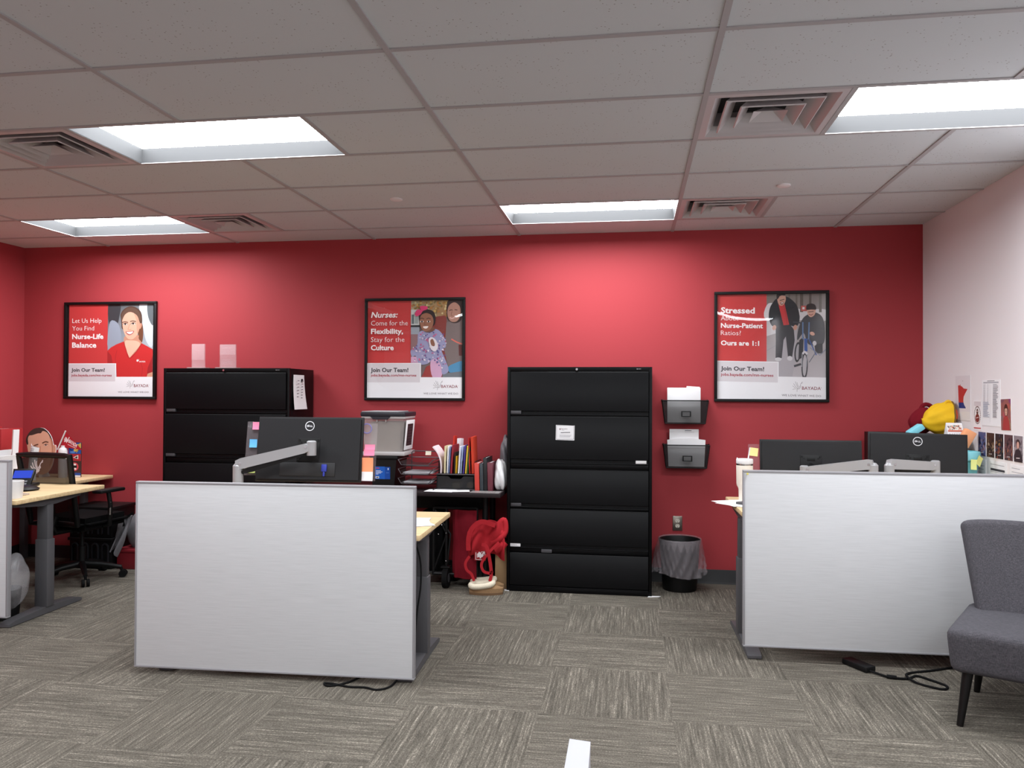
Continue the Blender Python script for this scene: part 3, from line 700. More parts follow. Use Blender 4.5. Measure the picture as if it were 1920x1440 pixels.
# ================================================================== STANDING DESKS with privacy panels
def standing_desk(x, y, rz, zt, label, W=1.50, D=.80, sl=.15, sr=.06):
    """x, y: front left corner of the privacy panel; local x runs along it, local y to the user's side"""
    t = thing('standing_desk', label, 'desk', (x, y, 0), rz, 'height adjustable desks with grey privacy panels')
    zp = zt - .715; K = dict(world=False)
    MB().box(.02, W + .012, .045, .045 + D, zt - .028, zt, .004).build('tabletop', M_WOOD, t, **K)
    p = MB().box(.008, W - .008, 0, .026, zp + .008, zp + .962, .004).build('privacy_panel', M_PANEL, t, **K)
    m = MB()
    for a, b, c, d in ((0, W, zp, zp + .010), (0, W, zp + .958, zp + .970), (0, .010, zp + .010, zp + .958), (W - .010, W, zp + .010, zp + .958)): m.box(a, b, -.003, .030, c, d, .002)
    m.build('panel_trim', M_TRIM, p, **K)
    for s in (sl, W - sr):
        l = MB().box(s - .045, s + .045, .36, .43, .045, zt * .62, .004).box(s - .038, s + .038, .367, .423, zt * .6, zt - .07, .003).build('leg', M_LEG, t, **K)
        MB().prism([(.045, 0.004), (.715, 0.004), (.715, .022), (.68, .032), (.45, .048), (.34, .048), (.09, .032), (.045, .018)], 0, s - .038, s + .038).build('foot', M_LEG, l, **K)
        MB().prism([(.06, zt - .028), (.72, zt - .028), (.70, zt - .05), (.46, zt - .075), (.33, zt - .075), (.08, zt - .05)], 0, s - .028, s + .028).build('top_bracket', M_LEG, l, **K)
        for q in (.08, .68): MB().cyl((s, q, 0), (s, q, .0045), .018, None, 14).build('glide', M_RUBBER, l, **K)
    MB().box(.15, W - .08, .375, .415, zt - .085, zt - .035, .003).build('crossbar', M_LEG, t, **K)
    MB().box(.30, W - .30, .03, .15, zt - .11, zt - .035, .01).build('cable_tray', M_BLACKP, t, **K)
    return t
D1, D3, D0 = (-2.885, -2.502, .034), (.297, -1.80, .021), (-5.60, -2.01, .025)
standing_desk(*D1, .745, 'light wood standing desk behind the grey privacy panel in the left middle of the room')
standing_desk(*D3, .797, 'light wood standing desk behind the grey privacy panel at the right', sl=.07)
standing_desk(*D0, .790, 'light wood standing desk at the left picture edge with mesh chair behind it', D=.86)
def at(d, x, y, z=0): c, s = math.cos(d[2]), math.sin(d[2]); return (d[0] + x * c - y * s, d[1] + x * s + y * c, z)

# ================================================================== MONITORS AND ARMS
def dell_badge(par, M, s):
    r = Art(-50, -50, 50, 50, s, s); pts = [(46 * math.cos(t), 46 * math.sin(t)) for t in [2 * PI * i / 40 for i in range(41)]]
    r.line(pts, 7, (226, 226, 230)); W = (226, 226, 230)
    r.text('D', -32, -15, 9, 18, W, .03); r.text('E', -14, 2, 9, 18, W, .03, 0, -.5); r.text('L', 3, 15, 9, 18, W, .03); r.text('L', 17, 30, 9, 18, W, .03)
    r.build('maker_badge', par, M, world=False)
def monitor(x, y, z, yaw, tilt, roll, label, badge=True, slot=False, W=.612, H=.362, vesa=.0, group='monitors on arms'):
    """x,y,z: middle of the case; we look at its back"""
    t = thing('monitor', label, 'monitor', (x, y, z), yaw, group)
    R = RX(-tilt) @ RY(roll); K = dict(world=False)
    # local: y+ is the screen side, back faces -y
    m = MB().box(-W / 2, W / 2, -.002, .012, -H / 2, H / 2, .003); c = .012
    m.prism([(-W / 2 + c, -H / 2 + c), (W / 2 - c, -H / 2 + c), (W / 2 - c, H / 2 - c), (-W / 2 + c, H / 2 - c)], 1, -.016, 0)
    body = m.xf(R).build('housing', M_SCREENBACK, t, **K)
    MB().box(-W / 2 + .006, W / 2 - .006, .0125, .0132, -H / 2 + .014, H / 2 - .006).xf(R).build('screen', MATS['screen_glass'], t, **K)
    zv = vesa
    m = MB().box(-.065, .065, -.019, -.015, zv - .065, zv + .065, .003)
    for a in (-1, 1):
        for b in (-1, 1): m.cyl((a * .055, -.019, zv + b * .055), (a * .055, -.022, zv + b * .055), .006, None, 10); m.cyl((a * .043, -.019, zv + b * .043), (a * .043, -.021, zv + b * .043), .005, None, 10)
    m.box(-.024, .024, -.021, -.018, zv + .028, zv + .052, .002)
    m.xf(R).build('mounting_plate', M_BLACKP, t, **K)
    m = MB().box(-.16, .16, -.020, -.014, -H / 2 + .03, -H / 2 + .105, .004)
    m.xf(R).build('port_cover', MATS['port_black'], t, **K)
    if badge: dell_badge(body, R @ T(0, -.0168, H / 2 - .052) @ RX(PI / 2), .055)
    if slot: MB().box(-.22, .22, -.0175, -.015, H / 2 - .024, H / 2 - .021).xf(R).build('vent_slot', MATS['port_black'], t, **K)
    return t, R
mat('screen_glass', (14, 14, 16), .15); mat('port_black', (30, 30, 32), .6)
def memo_board(t, R, side, W=.612, w=.10, z0=-.17, z1=.15):
    s = side; a, b = (W / 2 - .01, W / 2 + w) if s > 0 else (-W / 2 - w, -W / 2 + .01)
    MB().box(a, b, .014, .017, z0, z1, .001).xf(R).build('memo_board', M_MEMO, t, world=False)
# --- left middle desk
t1, R1 = monitor(-2.098, -2.1, 1.152, .04, .15, .0, 'black monitor on a grey arm above the left middle desk, sticky notes at its sides', vesa=-.005)
m = MB().box(.085, .115, -.032, -.020, -.125, -.085, .003).cyl((.10, -.026, -.125), (.10, -.026, -.15), .006, None, 8); m.xf(R1).build('video_plug', mat('blue_plug', (44, 58, 160), .5), t1, world=False)
memo_board(t1, R1, -1, w=.075, z0=-.15, z1=.155); memo_board(t1, R1, 1, w=.075, z0=-.17, z1=.15)
def note(x, y, z, w, h, col, label, yaw=0, roll=0, tilt=0, group=None, curl=.006, name='sticky_note'):
    mm = mat('note_%d_%d_%d' % col, col, .85, spec=.15)
    b = MB().grid(lambda u, v: (-w / 2 + u * w, -curl * (1 - v) ** 2, -h / 2 + v * h), 4, 6, .0008).xf(RZ(yaw) @ RX(-tilt) @ RY(roll))
    o = b.build(name, mm); o.location = (x, y, z)
    return tag(o, label, 'note', group)
PINK, BLUE, GREEN, ORANGE, YELL = (246, 140, 172), (108, 186, 236), (196, 214, 124), (246, 158, 116), (244, 232, 158)
def on_mon(t, R, x, z, yo=.008):
    p = wmat(t) @ R @ Vector((x, yo, z)); return p.x, p.y, p.z
Y1 = .04
note(*on_mon(t1, R1, -.325, .130), .042, .042, PINK, 'pink sticky note beside the top left corner of the left monitor', Y1)
note(*on_mon(t1, R1, -.335, .030), .044, .046, BLUE, 'blue sticky note at the left side of the left monitor, behind the arm', Y1)
note(*on_mon(t1, R1, -.340, -.118), .055, .036, GREEN, 'green sticky note low at the left side of the left monitor', Y1)
note(*on_mon(t1, R1, .345, .016), .058, .030, PINK, 'pink sticky note at the right side of the left monitor, upper of the pair', Y1, name='sticky_note')
note(*on_mon(t1, R1, .343, -.014, .005), .060, .034, PINK, 'pink sticky note at the right side of the left monitor, lower of the pair', Y1)
note(*on_mon(t1, R1, .330, -.085, .006), .078, .085, ORANGE, 'large orange sticky note below the pink ones at the left monitor', Y1)
note(*on_mon(t1, R1, .330, -.145, .009), .078, .050, (238, 236, 240), 'white card with a purple edge under the orange note at the left monitor', Y1, name='white_card')
def arm(name, label, pts_low, elbow, head, post_z, zb, foot, group='grey monitor arms'):
    """pts_low: foot (x,y); elbow: joint point; head: plate joint point"""
    t = thing('monitor_mount', label, 'monitor mount', (foot[0], foot[1], zb), 0, group)
    MB().box(foot[0] - .045, foot[0] + .045, foot[1] - .045, foot[1] + .045, zb, zb + .018, .005).build('clamp_base', M_SILVER, t)
    MB().cyl((foot[0], foot[1], zb + .018), (foot[0], foot[1], post_z), .020, None, 20).build('post', M_SILVER, t)
    e, h = Vector(elbow), Vector(head)
    m = MB()                                       # lower link from the post to the elbow, a deep flat bar
    a = Vector((foot[0], foot[1], post_z)); b = Vector((e.x, e.y, post_z + .0)); d = (b - a); L = d.length; ang = math.atan2(d.y, d.x)
    m.box(-.02, L + .02, -.022, .022, -.03, .018, .012, T(*a) @ RZ(ang)); m.cyl((a.x, a.y, post_z - .04), (a.x, a.y, post_z + .025), .03, None, 24)
    m.build('lower_link', M_SILVER, t)
    m = MB(); m.cyl((e.x, e.y, post_z - .03), (e.x, e.y, e.z + .004), .028, None, 24); m.cyl((e.x, e.y, e.z + .004), (e.x, e.y, e.z + .018), .028, .016, 24); m.build('elbow', M_SILVER, t)
    d = h - e; L = math.hypot(d.x, d.y); ang = math.atan2(d.y, d.x); pit = math.atan2(d.z, L); L = d.length
    M = T(*e) @ RZ(ang) @ RY(-pit)
    m = MB(); m.prism([(-.014, -.018), (.0, .034), (.03, .040), (L - .03, .030), (L - .002, .014), (L - .008, -.014), (L - .04, -.020), (.04, -.018)], 1, -.024, .024, M)
    up = m.build('upper_link', M_SILVER, t)
    MB().prism([(-.005, -.018), (.02, -.030), (.05, -.018), (L - .03, -.016), (L - .05, -.030), (.08, -.048), (.02, -.046)], 1, -.016, .016, M).build('cable_cover', M_BLACKP, up)
    m = MB()
    for q in (.02, L - .025): m.cyl(M @ Vector((q, -.0255, .012)), M @ Vector((q, .0255, .012)), .008, None, 12)
    m.build('pivot_pin', M_CHROME, up)
    m = MB(); m.cyl((h.x, h.y, h.z - .042), (h.x, h.y, h.z + .032), .026, None, 24); m.cyl((h.x, h.y, h.z + .032), (h.x, h.y, h.z + .038), .026, .018, 24); m.build('head_joint', M_SILVER, t)
    return t, h
def arm_head(t, h, target):
    m = MB(); g = Vector(target); m.tube([h, h + (g - h) * .5, g], .016, 10); m.ball(h + (g - h) * .55, .024, 12); m.build('tilt_head', M_BLACKP, t)
a1, h1 = arm('monitor_arm', 'grey gas spring arm holding the left monitor, clamped behind the privacy panel', None, (-2.435, -2.27, 1.065), (-2.035, -2.22, 1.170), .94, .745, (-2.25, -2.28))
arm_head(a1, Vector(h1), on_mon(t1, R1, 0.0, -.005, -.02))
# --- right desk
t2, R2 = monitor(.800, -1.12, 1.005, -.03, .12, .0, 'black monitor with a thin top slot, left one at the right desk', badge=False, slot=True, vesa=.02, group='monitors at the right desk')
t3, R3 = monitor(1.420, -1.14, 1.050, -.10, .10, .02, 'black monitor with a round white logo, right of the two at the right desk', vesa=-.01, group='monitors at the right desk', H=.375, W=.56)
memo_board(t2, R2, -1, w=.070, z0=-.17, z1=.150)
note(*on_mon(t2, R2, -.342, .100, .008), .052, .052, YELL, 'pale yellow sticky note beside the left monitor of the right desk', -.03, .12)
a2, h2 = arm('monitor_arm', 'grey monitor arm sloping down to the left monitor at the right desk', None, (1.085, -1.42, 1.055), (.73, -1.27, 1.00), .90, .797, (1.02, -1.35), 'grey arms at the right desk')
arm_head(a2, Vector(h2), on_mon(t2, R2, 0, .02, -.02))
a3, h3 = arm('monitor_arm', 'grey monitor arm running level to the right monitor at the right desk', None, (1.180, -1.40, 1.055), (1.475, -1.28, 1.045), .90, .797, (1.24, -1.30), 'grey arms at the right desk')
arm_head(a3, Vector(h3), on_mon(t3, R3, 0, -.01, -.02))

# ================================================================== RED WALL, RIGHT OF THE CABINET
def wall_pocket(x0, x1, zt, zb, label):
    t = thing('wall_file_pocket', label, 'wall pocket', ((x0 + x1) / 2, 0, zb), 0, 'black mesh wall pockets')
    d, i = .105, .022
    V = [(x0, -.006, zt), (x1, -.006, zt), (x1 - i, -.006, zb), (x0 + i, -.006, zb), (x0, -d, zt), (x1, -d, zt), (x1 - i, -d * .8, zb), (x0 + i, -d * .8, zb)]
    MB().add(V, [(0, 1, 2, 3), (4, 5, 6, 7), (0, 4, 7, 3), (1, 5, 6, 2), (3, 2, 6, 7)]) .build('mesh_basket', M_MESH, t)
    m = MB(); r = .004
    m.tube([V[0], V[4], V[5], V[1]], r, 8); m.tube([V[4], V[7]], r * .7, 6); m.tube([V[5], V[6]], r * .7, 6); m.tube([V[3], V[7], V[6], V[2]], r, 8); m.tube([V[0], V[3]], r, 6); m.tube([V[1], V[2]], r, 6); m.tube([V[0], V[1]], r, 6)
    for q in (V[0], V[1]): m.ball(q, .008, 10)
    m.build('wire_frame', M_BLACKP, t)
    xc = (x0 + x1) / 2 + .005; zc = zb + .42 * (zt - zb); m = MB()
    for a, b, c_, e in ((-.037, .037, .014, .020), (-.037, .037, -.020, -.014), (-.037, -.028, -.014, .014), (.028, .037, -.014, .014)): m.box(xc + a, xc + b, -d * .96 - .013, -d * .96 + .002, zc + c_ * 1.1, zc + e * 1.1, .001)
    m.build('label_frame', M_BLACKP, t)
wall_pocket(-.078, .270, 1.420, 1.243, 'upper black mesh pocket on the red wall holding loose papers')
wall_pocket(-.068, .280, 1.076, .900, 'lower black mesh pocket on the red wall holding a folder')
P1 = mat('pocket_paper', (236, 234, 235), .85)
one(MB().box(-.040, .212, -.075, -.055, 1.25, 1.520, .002, T(0, 0, 0)).box(.10, .20, -.054, -.050, 1.27, 1.530, .001, T(.15, 0, 1.4) @ RY(.06) @ T(-.15, 0, -1.4)), 'paper_bundle', P1, 'bundle of white papers standing in the upper wall pocket', 'papers', (.086, -.06, 1.25))
ps = one(MB().grid(lambda u, v: (-.022 + .222 * u, -.052, .91 + .288 * v), 2, 2, .004), 'paper_sheet', P1, 'single white sheet standing behind the folder in the lower wall pocket', 'papers', (.09, -.05, .91))
r = Art(0, 0, 100, 40, .10, .04); r.line([(10, 12), (60, 12)], 5, (120, 120, 126)); r.line([(10, 24), (80, 24)], 1.5, (170, 170, 176)); r.build('letterhead_print', ps, facing(.135, -.0575, 1.180))
one(MB().grid(lambda u, v: (-.040 + .29 * u * (.93 + .07 * v) + .010 * (1 - v), -.076 + .008 * v, .910 + (.205 + .012 * math.sin(3 * u)) * v), 10, 6, .012), 'file_folder', P1, 'thick white file folder bulging out of the lower wall pocket', 'folder', (.11, -.07, .908))
# outlet
t = thing('wall_outlet', 'metal double power outlet on the red wall above the waste bin', 'outlet', (.043, 0, .459))
MB().box(.006, .080, -.007, -.0005, .402, .516, .003).build('cover_plate', mat('brushed_steel', (168, 160, 150), .32, .9), t)
for z in (.459 + .0195, .459 - .0195):
    o = MB().prism([(.043 + .0165 * math.cos(q) * 1.0, z + max(-.0125, min(.0125, .0165 * math.sin(q)))) for q in [2 * PI * k / 24 for k in range(24)]], 1, -.0105, -.006).build('socket', mat('ivory_plastic', (226, 218, 204), .4), t)
    MB().box(.036, .038, -.0112, -.0104, z - .002, z + .007).box(.048, .050, -.0112, -.0104, z - .001, z + .006).cyl((.043, -.0104, z - .007), (.043, -.0112, z - .007), .0025, None, 10).build('slots', M_RUBBER, o)
# waste bin with liner
bx, by = .048, -.215
t = thing('waste_bin', 'round black waste bin with clear plastic liner against the red wall', 'bin', (bx, by, 0))
MB().lathe([(.0005, .006), (.118, .004), (.124, .0), (.127, .012), (.150, .365), (.156, .372), (.152, .376), (.146, .365), (.122, .02), (.0005, .012)], (bx, by, 0), 36).build('body', mat('bin_black', (13, 13, 14), .5, spec=.3), t)
random.seed(5); ph = [random.uniform(0, 6.28) for _ in range(6)]
def crumple(q, z): return .028 * math.sin(3 * q + ph[0] + 9 * z) + .022 * math.sin(7 * q + ph[1] - 14 * z) + .014 * math.sin(13 * q + ph[2] + 31 * z)
def liner(u, v):
    q = 2 * PI * u; drop = .385 - .235 * v - (.035 * abs(math.sin(1.5 * q + .6)) * v if v > .4 else 0)
    r_ = .158 + .034 * v ** .7 + v * (.020 * math.sin(3 * q + ph[0]) + .010 * abs(math.sin(6.5 * q + ph[1] + 3 * v)) + .006 * math.sin(17 * q + ph[2] + 12 * v) + .005 * math.sin(29 * q - 17 * v))
    return (bx + r_ * math.cos(q), by + r_ * math.sin(q), drop)
MB().grid(liner, 110, 16).build('liner', M_LINER, t, angle=25)
MB().grid(lambda u, v: (bx + (.158 - .028 * v + .004 * math.sin(23 * u * 6.283 + 9 * v)) * math.cos(2 * PI * u), by + (.158 - .028 * v + .004 * math.sin(19 * u * 6.283)) * math.sin(2 * PI * u), .385 - .15 * v), 90, 6).build('liner_inside', M_LINER, t, angle=25)
# ================================================================== TABLE between the desks and the cabinet
TX0, TX1, TY0, TY1, TZ = -2.93, -1.255, -.66, -.03, .742
t = thing('work_table', 'long dark table against the red wall between the two black cabinets', 'table', ((TX0 + TX1) / 2, -.35, 0))
MB().box(TX0, TX1 - .0, TY0, TY1, TZ - .032, TZ, .003).build('tabletop', mat('espresso_laminate', (38, 30, 32), .4, spec=.3, noise=.1, nscale=12), t)
for x in (TX0 + .06, TX1 - .155):
    for y in (TY0 + .24, TY1 - .07): MB().cyl((x, y, 0), (x, y, TZ - .03), .022, None, 16).build('leg', M_BLACKP, t)
MB().box(TX0 + .08, TX1 - .19, TY1 - .09, TY1 - .07, TZ - .20, TZ - .03, .002).build('shade_board', M_BLACKP, t)  # black board added to stand in for the deep shadow under the table
# storage boxes
t = thing('storage_tote', 'black plastic tote with blue label standing under the clear box', 'box', (-2.17, -.30, TZ))
MB().prism([(-2.285, TZ), (-2.115, TZ), (-2.095, .985), (-2.30, .985)], 1, -.46, -.17).build('body', M_BLACKP, t)
MB().box(-2.31, -2.085, -.47, -.16, .958, .985, .006).build('rim', M_BLACKP, t)
r = Art(0, 0, 180, 150, .119, .096); BL = (34, 96, 190)
r.rect(0, 0, 116, 150, BL); r.rect(116, 4, 180, 150, (26, 74, 160)); r.line([(8, 20), (50, 20)], 10, (200, 70, 90))
for i, wd_ in enumerate((60, 80, 62, 30)): r.line([(8, 50 + i * 14), (8 + wd_, 50 + i * 14)], 6, (226, 232, 244))
r.rect(6, 118, 46, 142, (240, 240, 244)); r.rect(12, 124, 40, 136, (60, 60, 70)); r.rect(150, 16, 162, 40, (214, 224, 240)); r.line([(130, 74), (164, 74)], 4, (120, 160, 220))
r.build('label', t, T(-2.205, -.4615, .855) @ RX(PI / 2))
t = thing('storage_box', 'clear plastic storage box with black lid on top of the black tote', 'box', (-2.2, -.3, .985))
zb, zt_ = .987, 1.30
m = MB(); a, b = (-2.350, -2.052), (-2.366, -2.036)
m.add([(a[0], -.46, zb), (a[1], -.46, zb), (a[1], -.20, zb), (a[0], -.20, zb), (b[0], -.47, zt_), (b[1], -.47, zt_), (b[1], -.19, zt_), (b[0], -.19, zt_)], [(0, 1, 2, 3), (0, 1, 5, 4), (1, 2, 6, 5), (2, 3, 7, 6), (3, 0, 4, 7)])
m.build('body', M_CLEAR, t)
m = MB()                                            # moulded flange, latch ribs and corner posts, same clear plastic
m.box(-2.374, -2.028, -.478, -.182, zt_ - .030, zt_ - .012, .004); m.box(-2.374, -2.028, -.478, -.182, zb + .001, zb + .03, .006)
for x in (-2.25, -2.18): m.box(x, x + .006, -.484, -.47, zt_ - .055, zt_ - .015, .002)
m.build('flange', clear('clear_rim', (208, 204, 204), .75, .25), t)
m = MB(); m.box(-2.380, -2.022, -.485, -.175, zt_ - .012, zt_ + .022, .008); m.prism([(-2.30, zt_ - .012), (-2.14, zt_ - .012), (-2.165, zt_ - .035), (-2.275, zt_ - .035)], 1, -.488, -.47); lid = m.build('lid', mat('lid_navy', (34, 34, 44), .45), t)
MB().box(-2.370, -2.085, -.48, -.18, zt_ + .022, zt_ + .028, .002).build('lid_inset', mat('lid_grey', (170, 170, 174), .4), lid)
MB().box(-2.31, -2.075, -.44, -.215, zb + .012, 1.245).build('contents', mat('kraft_grey', (142, 134, 124), .85, noise=.08, nscale=10), t)
m = MB().box(-.0015, .0015, -.115, .115, -.115, .115, .001)
o = one(m, 'white_card', M_PAPER, 'white card with black calendar panel on the right end of the clear box', 'card', (0, 0, 0)); o.location = (-2.031, -.335, 1.145); o.rotation_euler = (0, .09, 0)
r = Art(0, 0, 100, 100, .15, .17); r.rect(0, 0, 100, 100, (40, 32, 36))
for i in range(7):
    for j in range(4): r.ell(20 + j * 20, 12 + i * 13, 5, 3.4, (90, 78, 84), n=8)
r.build('calendar_print', o, T(.0017, 0, .0) @ RY(0) @ RZ(PI / 2) @ RX(PI / 2), world=False)
# ring-shaped lanyard hanging on the clear box
o = one(MB().tube([(-2.322 + .036 * math.cos(q), -.492, 1.195 + .036 * math.sin(q)) for q in [2 * PI * k / 28 for k in range(28)]], .0045, 8, True), 'wrist_coil', mat('coil_blue', (96, 98, 178), .4), 'blue and white plastic ring hanging on the front of the clear box', 'ring', (-2.322, -.492, 1.16))
# letter tray, three tiers
t = thing('letter_tray', 'three tier black wire letter tray on the dark table', 'tray', (-1.88, -.52, TZ))
WX0, WX1, WY0, WY1 = -2.04, -1.77, -.56, -.30
for k, z in enumerate((.785, .855, .925)):
    m = MB(); m.grid(lambda u, v: (WX0 + (WX1 - WX0) * u, WY0 + (WY1 - WY0) * v, z + .030 * (abs(2 * u - 1) ** 6)), 12, 2)
    tr = m.build('tray_tier', M_MESH, t)
    pts = [(WX0 - .012, WY0, z + .042), (WX0 + .012, WY0, z + .003), (WX1 - .05, WY0, z + .003), (WX1 - .012, WY0, z + .042)]
    MB().tube(pts, .0035, 6).tube([pts[0], (WX0 - .012, WY1, z + .042), (WX1 - .012, WY1, z + .042), pts[3]], .0035, 6).build('wire_rim', mat('wire_grey', (96, 92, 96), .35, .6), tr)
MB().tube([(WX0 + .02, WY1, .76), (WX0 + .02, WY1, 1.005), (WX0 + .03, WY1, 1.015), (WX1 - .025, WY1, 1.015), (WX1 - .015, WY1, 1.005), (WX1 - .015, WY1, .76)], .004, 8).tube([(WX0 - .01, WY0 - .005, TZ + .004), (WX0 + .02, WY1, TZ + .018), (WX1 - .015, WY1, TZ + .018), (WX1 - .01, WY0 - .005, TZ + .004)], .004, 8).build('wire_stand', MATS['wire_grey'], t)
note(-1.885, -.307, 1.000, .045, .030, (246, 236, 214), 'cream sticky note on the top wire of the letter tray')
for z, l in ((.860, 'stack of printed sheets in the middle tier of the letter tray'), (.790, 'stack of sheets in the lowest tier of the letter tray')):
    m = MB()
    for k in range(4): m.box(-.105, .105, -.115, .115, k * .003, k * .003 + .002, 0, T(-1.91 + random.uniform(-.01, .01), -.43, z) @ RZ(random.uniform(-.12, .12)))
    one(m, 'paper_stack', mat('sheet_grey', (190, 188, 192), .8), l, 'papers', (-1.885, -.525, z))
# desk organizer with hanging folders
t = thing('desk_organizer', 'black mesh file sorter with a drawer on the dark table, full of folders', 'organizer', (-1.62, -.35, TZ))
MB().box(-1.77, -1.475, -.50, -.22, TZ, TZ + .008, .002).box(-1.77, -1.475, -.50, -.22, .852, .860, .002).box(-1.77, -1.762, -.50, -.22, TZ, .86, .001).box(-1.483, -1.475, -.50, -.22, TZ, .86, .001).box(-1.77, -1.475, -.228, -.22, TZ, .86, .001).build('case', M_BLACKP, t)
dr = MB().prism([(-1.760, TZ + .012), (-1.485, TZ + .012), (-1.485, .845), (-1.56, .845), (-1.58, .825), (-1.66, .825), (-1.68, .845), (-1.760, .845)], 1, -.506, -.498).build('drawer', M_MESH, t)
MB().tube([(-1.770, -.505, .858), (-1.475, -.505, .858)], .004, 8).tube([(-1.770, -.505, TZ + .004), (-1.475, -.505, TZ + .004)], .004, 8).build('front_wire', MATS['wire_grey'], t)
for x in (-1.765, -1.70, -1.64, -1.58, -1.52, -1.48): MB().box(x - .002, x + .002, -.46, -.24, .860, .955).build('divider', M_MESH, t)
one(MB().box(-1.655, -1.595, -.48, -.36, TZ + .009, TZ + .050, .006), 'small_box', mat('khaki', (150, 138, 100), .8), 'small khaki box in the drawer of the file sorter', 'box', (-1.63, -.4, TZ + .009))
one(MB().cyl((-1.515, -.48, TZ + .036), (-1.515, -.43, TZ + .036), .024, None, 18).cyl((-1.515, -.484, TZ + .036), (-1.515, -.48, TZ + .036), .012, None, 14), 'tape_roll', mat('tape_tan', (170, 140, 96), .6), 'tan tape roll in the drawer of the file sorter', 'tape', (-1.515, -.45, TZ + .009))
one(MB().box(-1.575, -1.545, -.478, -.44, TZ + .009, TZ + .045, .003), 'binder_clip', M_BLACKP, 'small dark clip box beside the tape in the file sorter drawer', 'clip', (-1.56, -.46, TZ + .009))
G = 'folders standing in the file sorter'
def folder(x, w, h, col, label, lean=.02, y0=-.46, y1=-.26, tab=None, z0=.862, curl=0.0):
    mm = mat('folder_%d_%d_%d' % col, col, .75, spec=.2)
    m = MB().grid(lambda u, v: (x + lean * v - curl * v ** 3 + .006 * math.sin(3 * u + 20 * x), y0 + (y1 - y0) * u, z0 + h * v), 3, 8, w)
    if tab: m.box(x + lean - .001, x + lean + w * .8, y0 + tab, y0 + tab + .06, z0 + h - .005, z0 + h + .014)
    return one(m, 'file_folder', mm, label, 'folder', (x, (y0 + y1) / 2, z0), G)
folder(-1.755, .010, .195, (236, 220, 226), 'curled pinkish white papers flopping out at the left of the file sorter', .012, curl=.075)
folder(-1.722, .012, .205, (226, 212, 172), 'cream folder second from the left in the file sorter', .004)
folder(-1.700, .010, .205, (240, 238, 240), 'white paper wad beside the cream folder in the file sorter', .010)
folder(-1.684, .006, .200, (132, 146, 190), 'thin blue folder right of the white wad in the file sorter', .012)
folder(-1.668, .012, .215, (150, 44, 54), 'dark red folder with raised corner in the file sorter', .014)
folder(-1.640, .010, .160, (44, 36, 34), 'low dark folder with a yellow spine neighbour in the file sorter', .004)
folder(-1.628, .006, .130, (226, 176, 40), 'short yellow card in the middle of the file sorter', .004)
folder(-1.610, .010, .205, (232, 234, 242), 'white folder right of the dark ones in the file sorter', .012)
folder(-1.592, .006, .205, (176, 190, 226), 'pale blue folder in the right half of the file sorter', .014)
folder(-1.576, .008, .215, (84, 66, 150), 'purple folder in the right half of the file sorter', .016)
folder(-1.560, .010, .210, (222, 190, 66), 'yellow folder in the right half of the file sorter', .014)
folder(-1.545, .006, .200, (52, 96, 60), 'narrow green folder beside the yellow one in the file sorter', .012)
folder(-1.530, .008, .270, (176, 42, 42), 'tall red folder, left of the tall pair at the right of the file sorter', -.012)
folder(-1.512, .018, .275, (204, 66, 44), 'tall orange red folder, right of the tall pair in the file sorter', -.010)
folder(-1.700, .012, .275, (196, 54, 44), 'tall red folder standing behind the cream folder', .016, -.30, -.24)
folder(-1.655, .034, .255, (234, 228, 232), 'white paper rising behind the dark red folder', .004, -.30, -.26)
B_ = [(-1.470, .034, .205, (206, 66, 56), 'bright red binder standing right of the file sorter'), (-1.430, .024, .205, (56, 62, 68), 'charcoal binder standing between the red and black binders'),
      (-1.402, .026, .245, (24, 24, 28), 'tall black binder standing on the dark table'), (-1.372, .034, .210, (112, 50, 62), 'maroon binder standing at the right of the row')]
for x, w, h, cl, l in B_:
    mm = mat('binder_%d' % cl[0], cl, .45)
    t = thing('ring_binder', l, 'binder', (x, -.4, TZ), 0, 'binders standing on the dark table')
    m = MB().box(0, .003, -.52, -.28, 0, h, .001).box(w - .003, w, -.52, -.28, 0, h, .001).box(0, w, -.524, -.520, 0, h, .001)
    m.xf(T(x + .001, 0, TZ) @ RY(-.03)); m.build('cover', mm, t)
    MB().box(.004, w - .004, -.50, -.285, .006, h - .006).xf(T(x + .001, 0, TZ) @ RY(-.03)).build('pages', M_PAPER, t)
# white and grey plastic bags at the cabinet
def bag(c, r, seed, name, mm, label, cat, amp=.22, sub=1, group=None, squash=True):
    rn = random.Random(seed); f = [Vector((rn.uniform(-1, 1), rn.uniform(-1, 1), rn.uniform(-1, 1))) * 3.4 for _ in range(7)]; p = [rn.uniform(0, 6) for _ in range(7)]
    t = bmesh.new(); bmesh.ops.create_icosphere(t, subdivisions=4, radius=1.0)
    for v in t.verts:
        n = v.co.normalized(); k = 1 + amp * sum(abs(math.sin(n.dot(f[i]) + p[i])) - .6 for i in range(7)) / 3.2
        v.co = Vector((n.x * r[0] * k, n.y * r[1] * k, n.z * r[2] * k))
        if squash: v.co.z = max(v.co.z, -r[2] * .82)
        v.co += Vector(c)
    m = MB(); m.merge(t)
    return one(m, name, mm, label, cat, c, group, angle=60)
bag((-1.292, -.42, TZ + .105), (.046, .09, .125), 4, 'plastic_bag', mat('bag_white', (240, 239, 240), .45, bump=.6, nscale=40), 'white plastic bag bunched on the table against the middle cabinet', 'bag', .3)
bag((-1.290, -.20, TZ + .19), (.044, .08, .20), 9, 'plastic_bag', mat('bag_grey', (118, 115, 120), .4, bump=.6, nscale=40), 'grey plastic bag standing behind the white one by the middle cabinet', 'bag', .3)
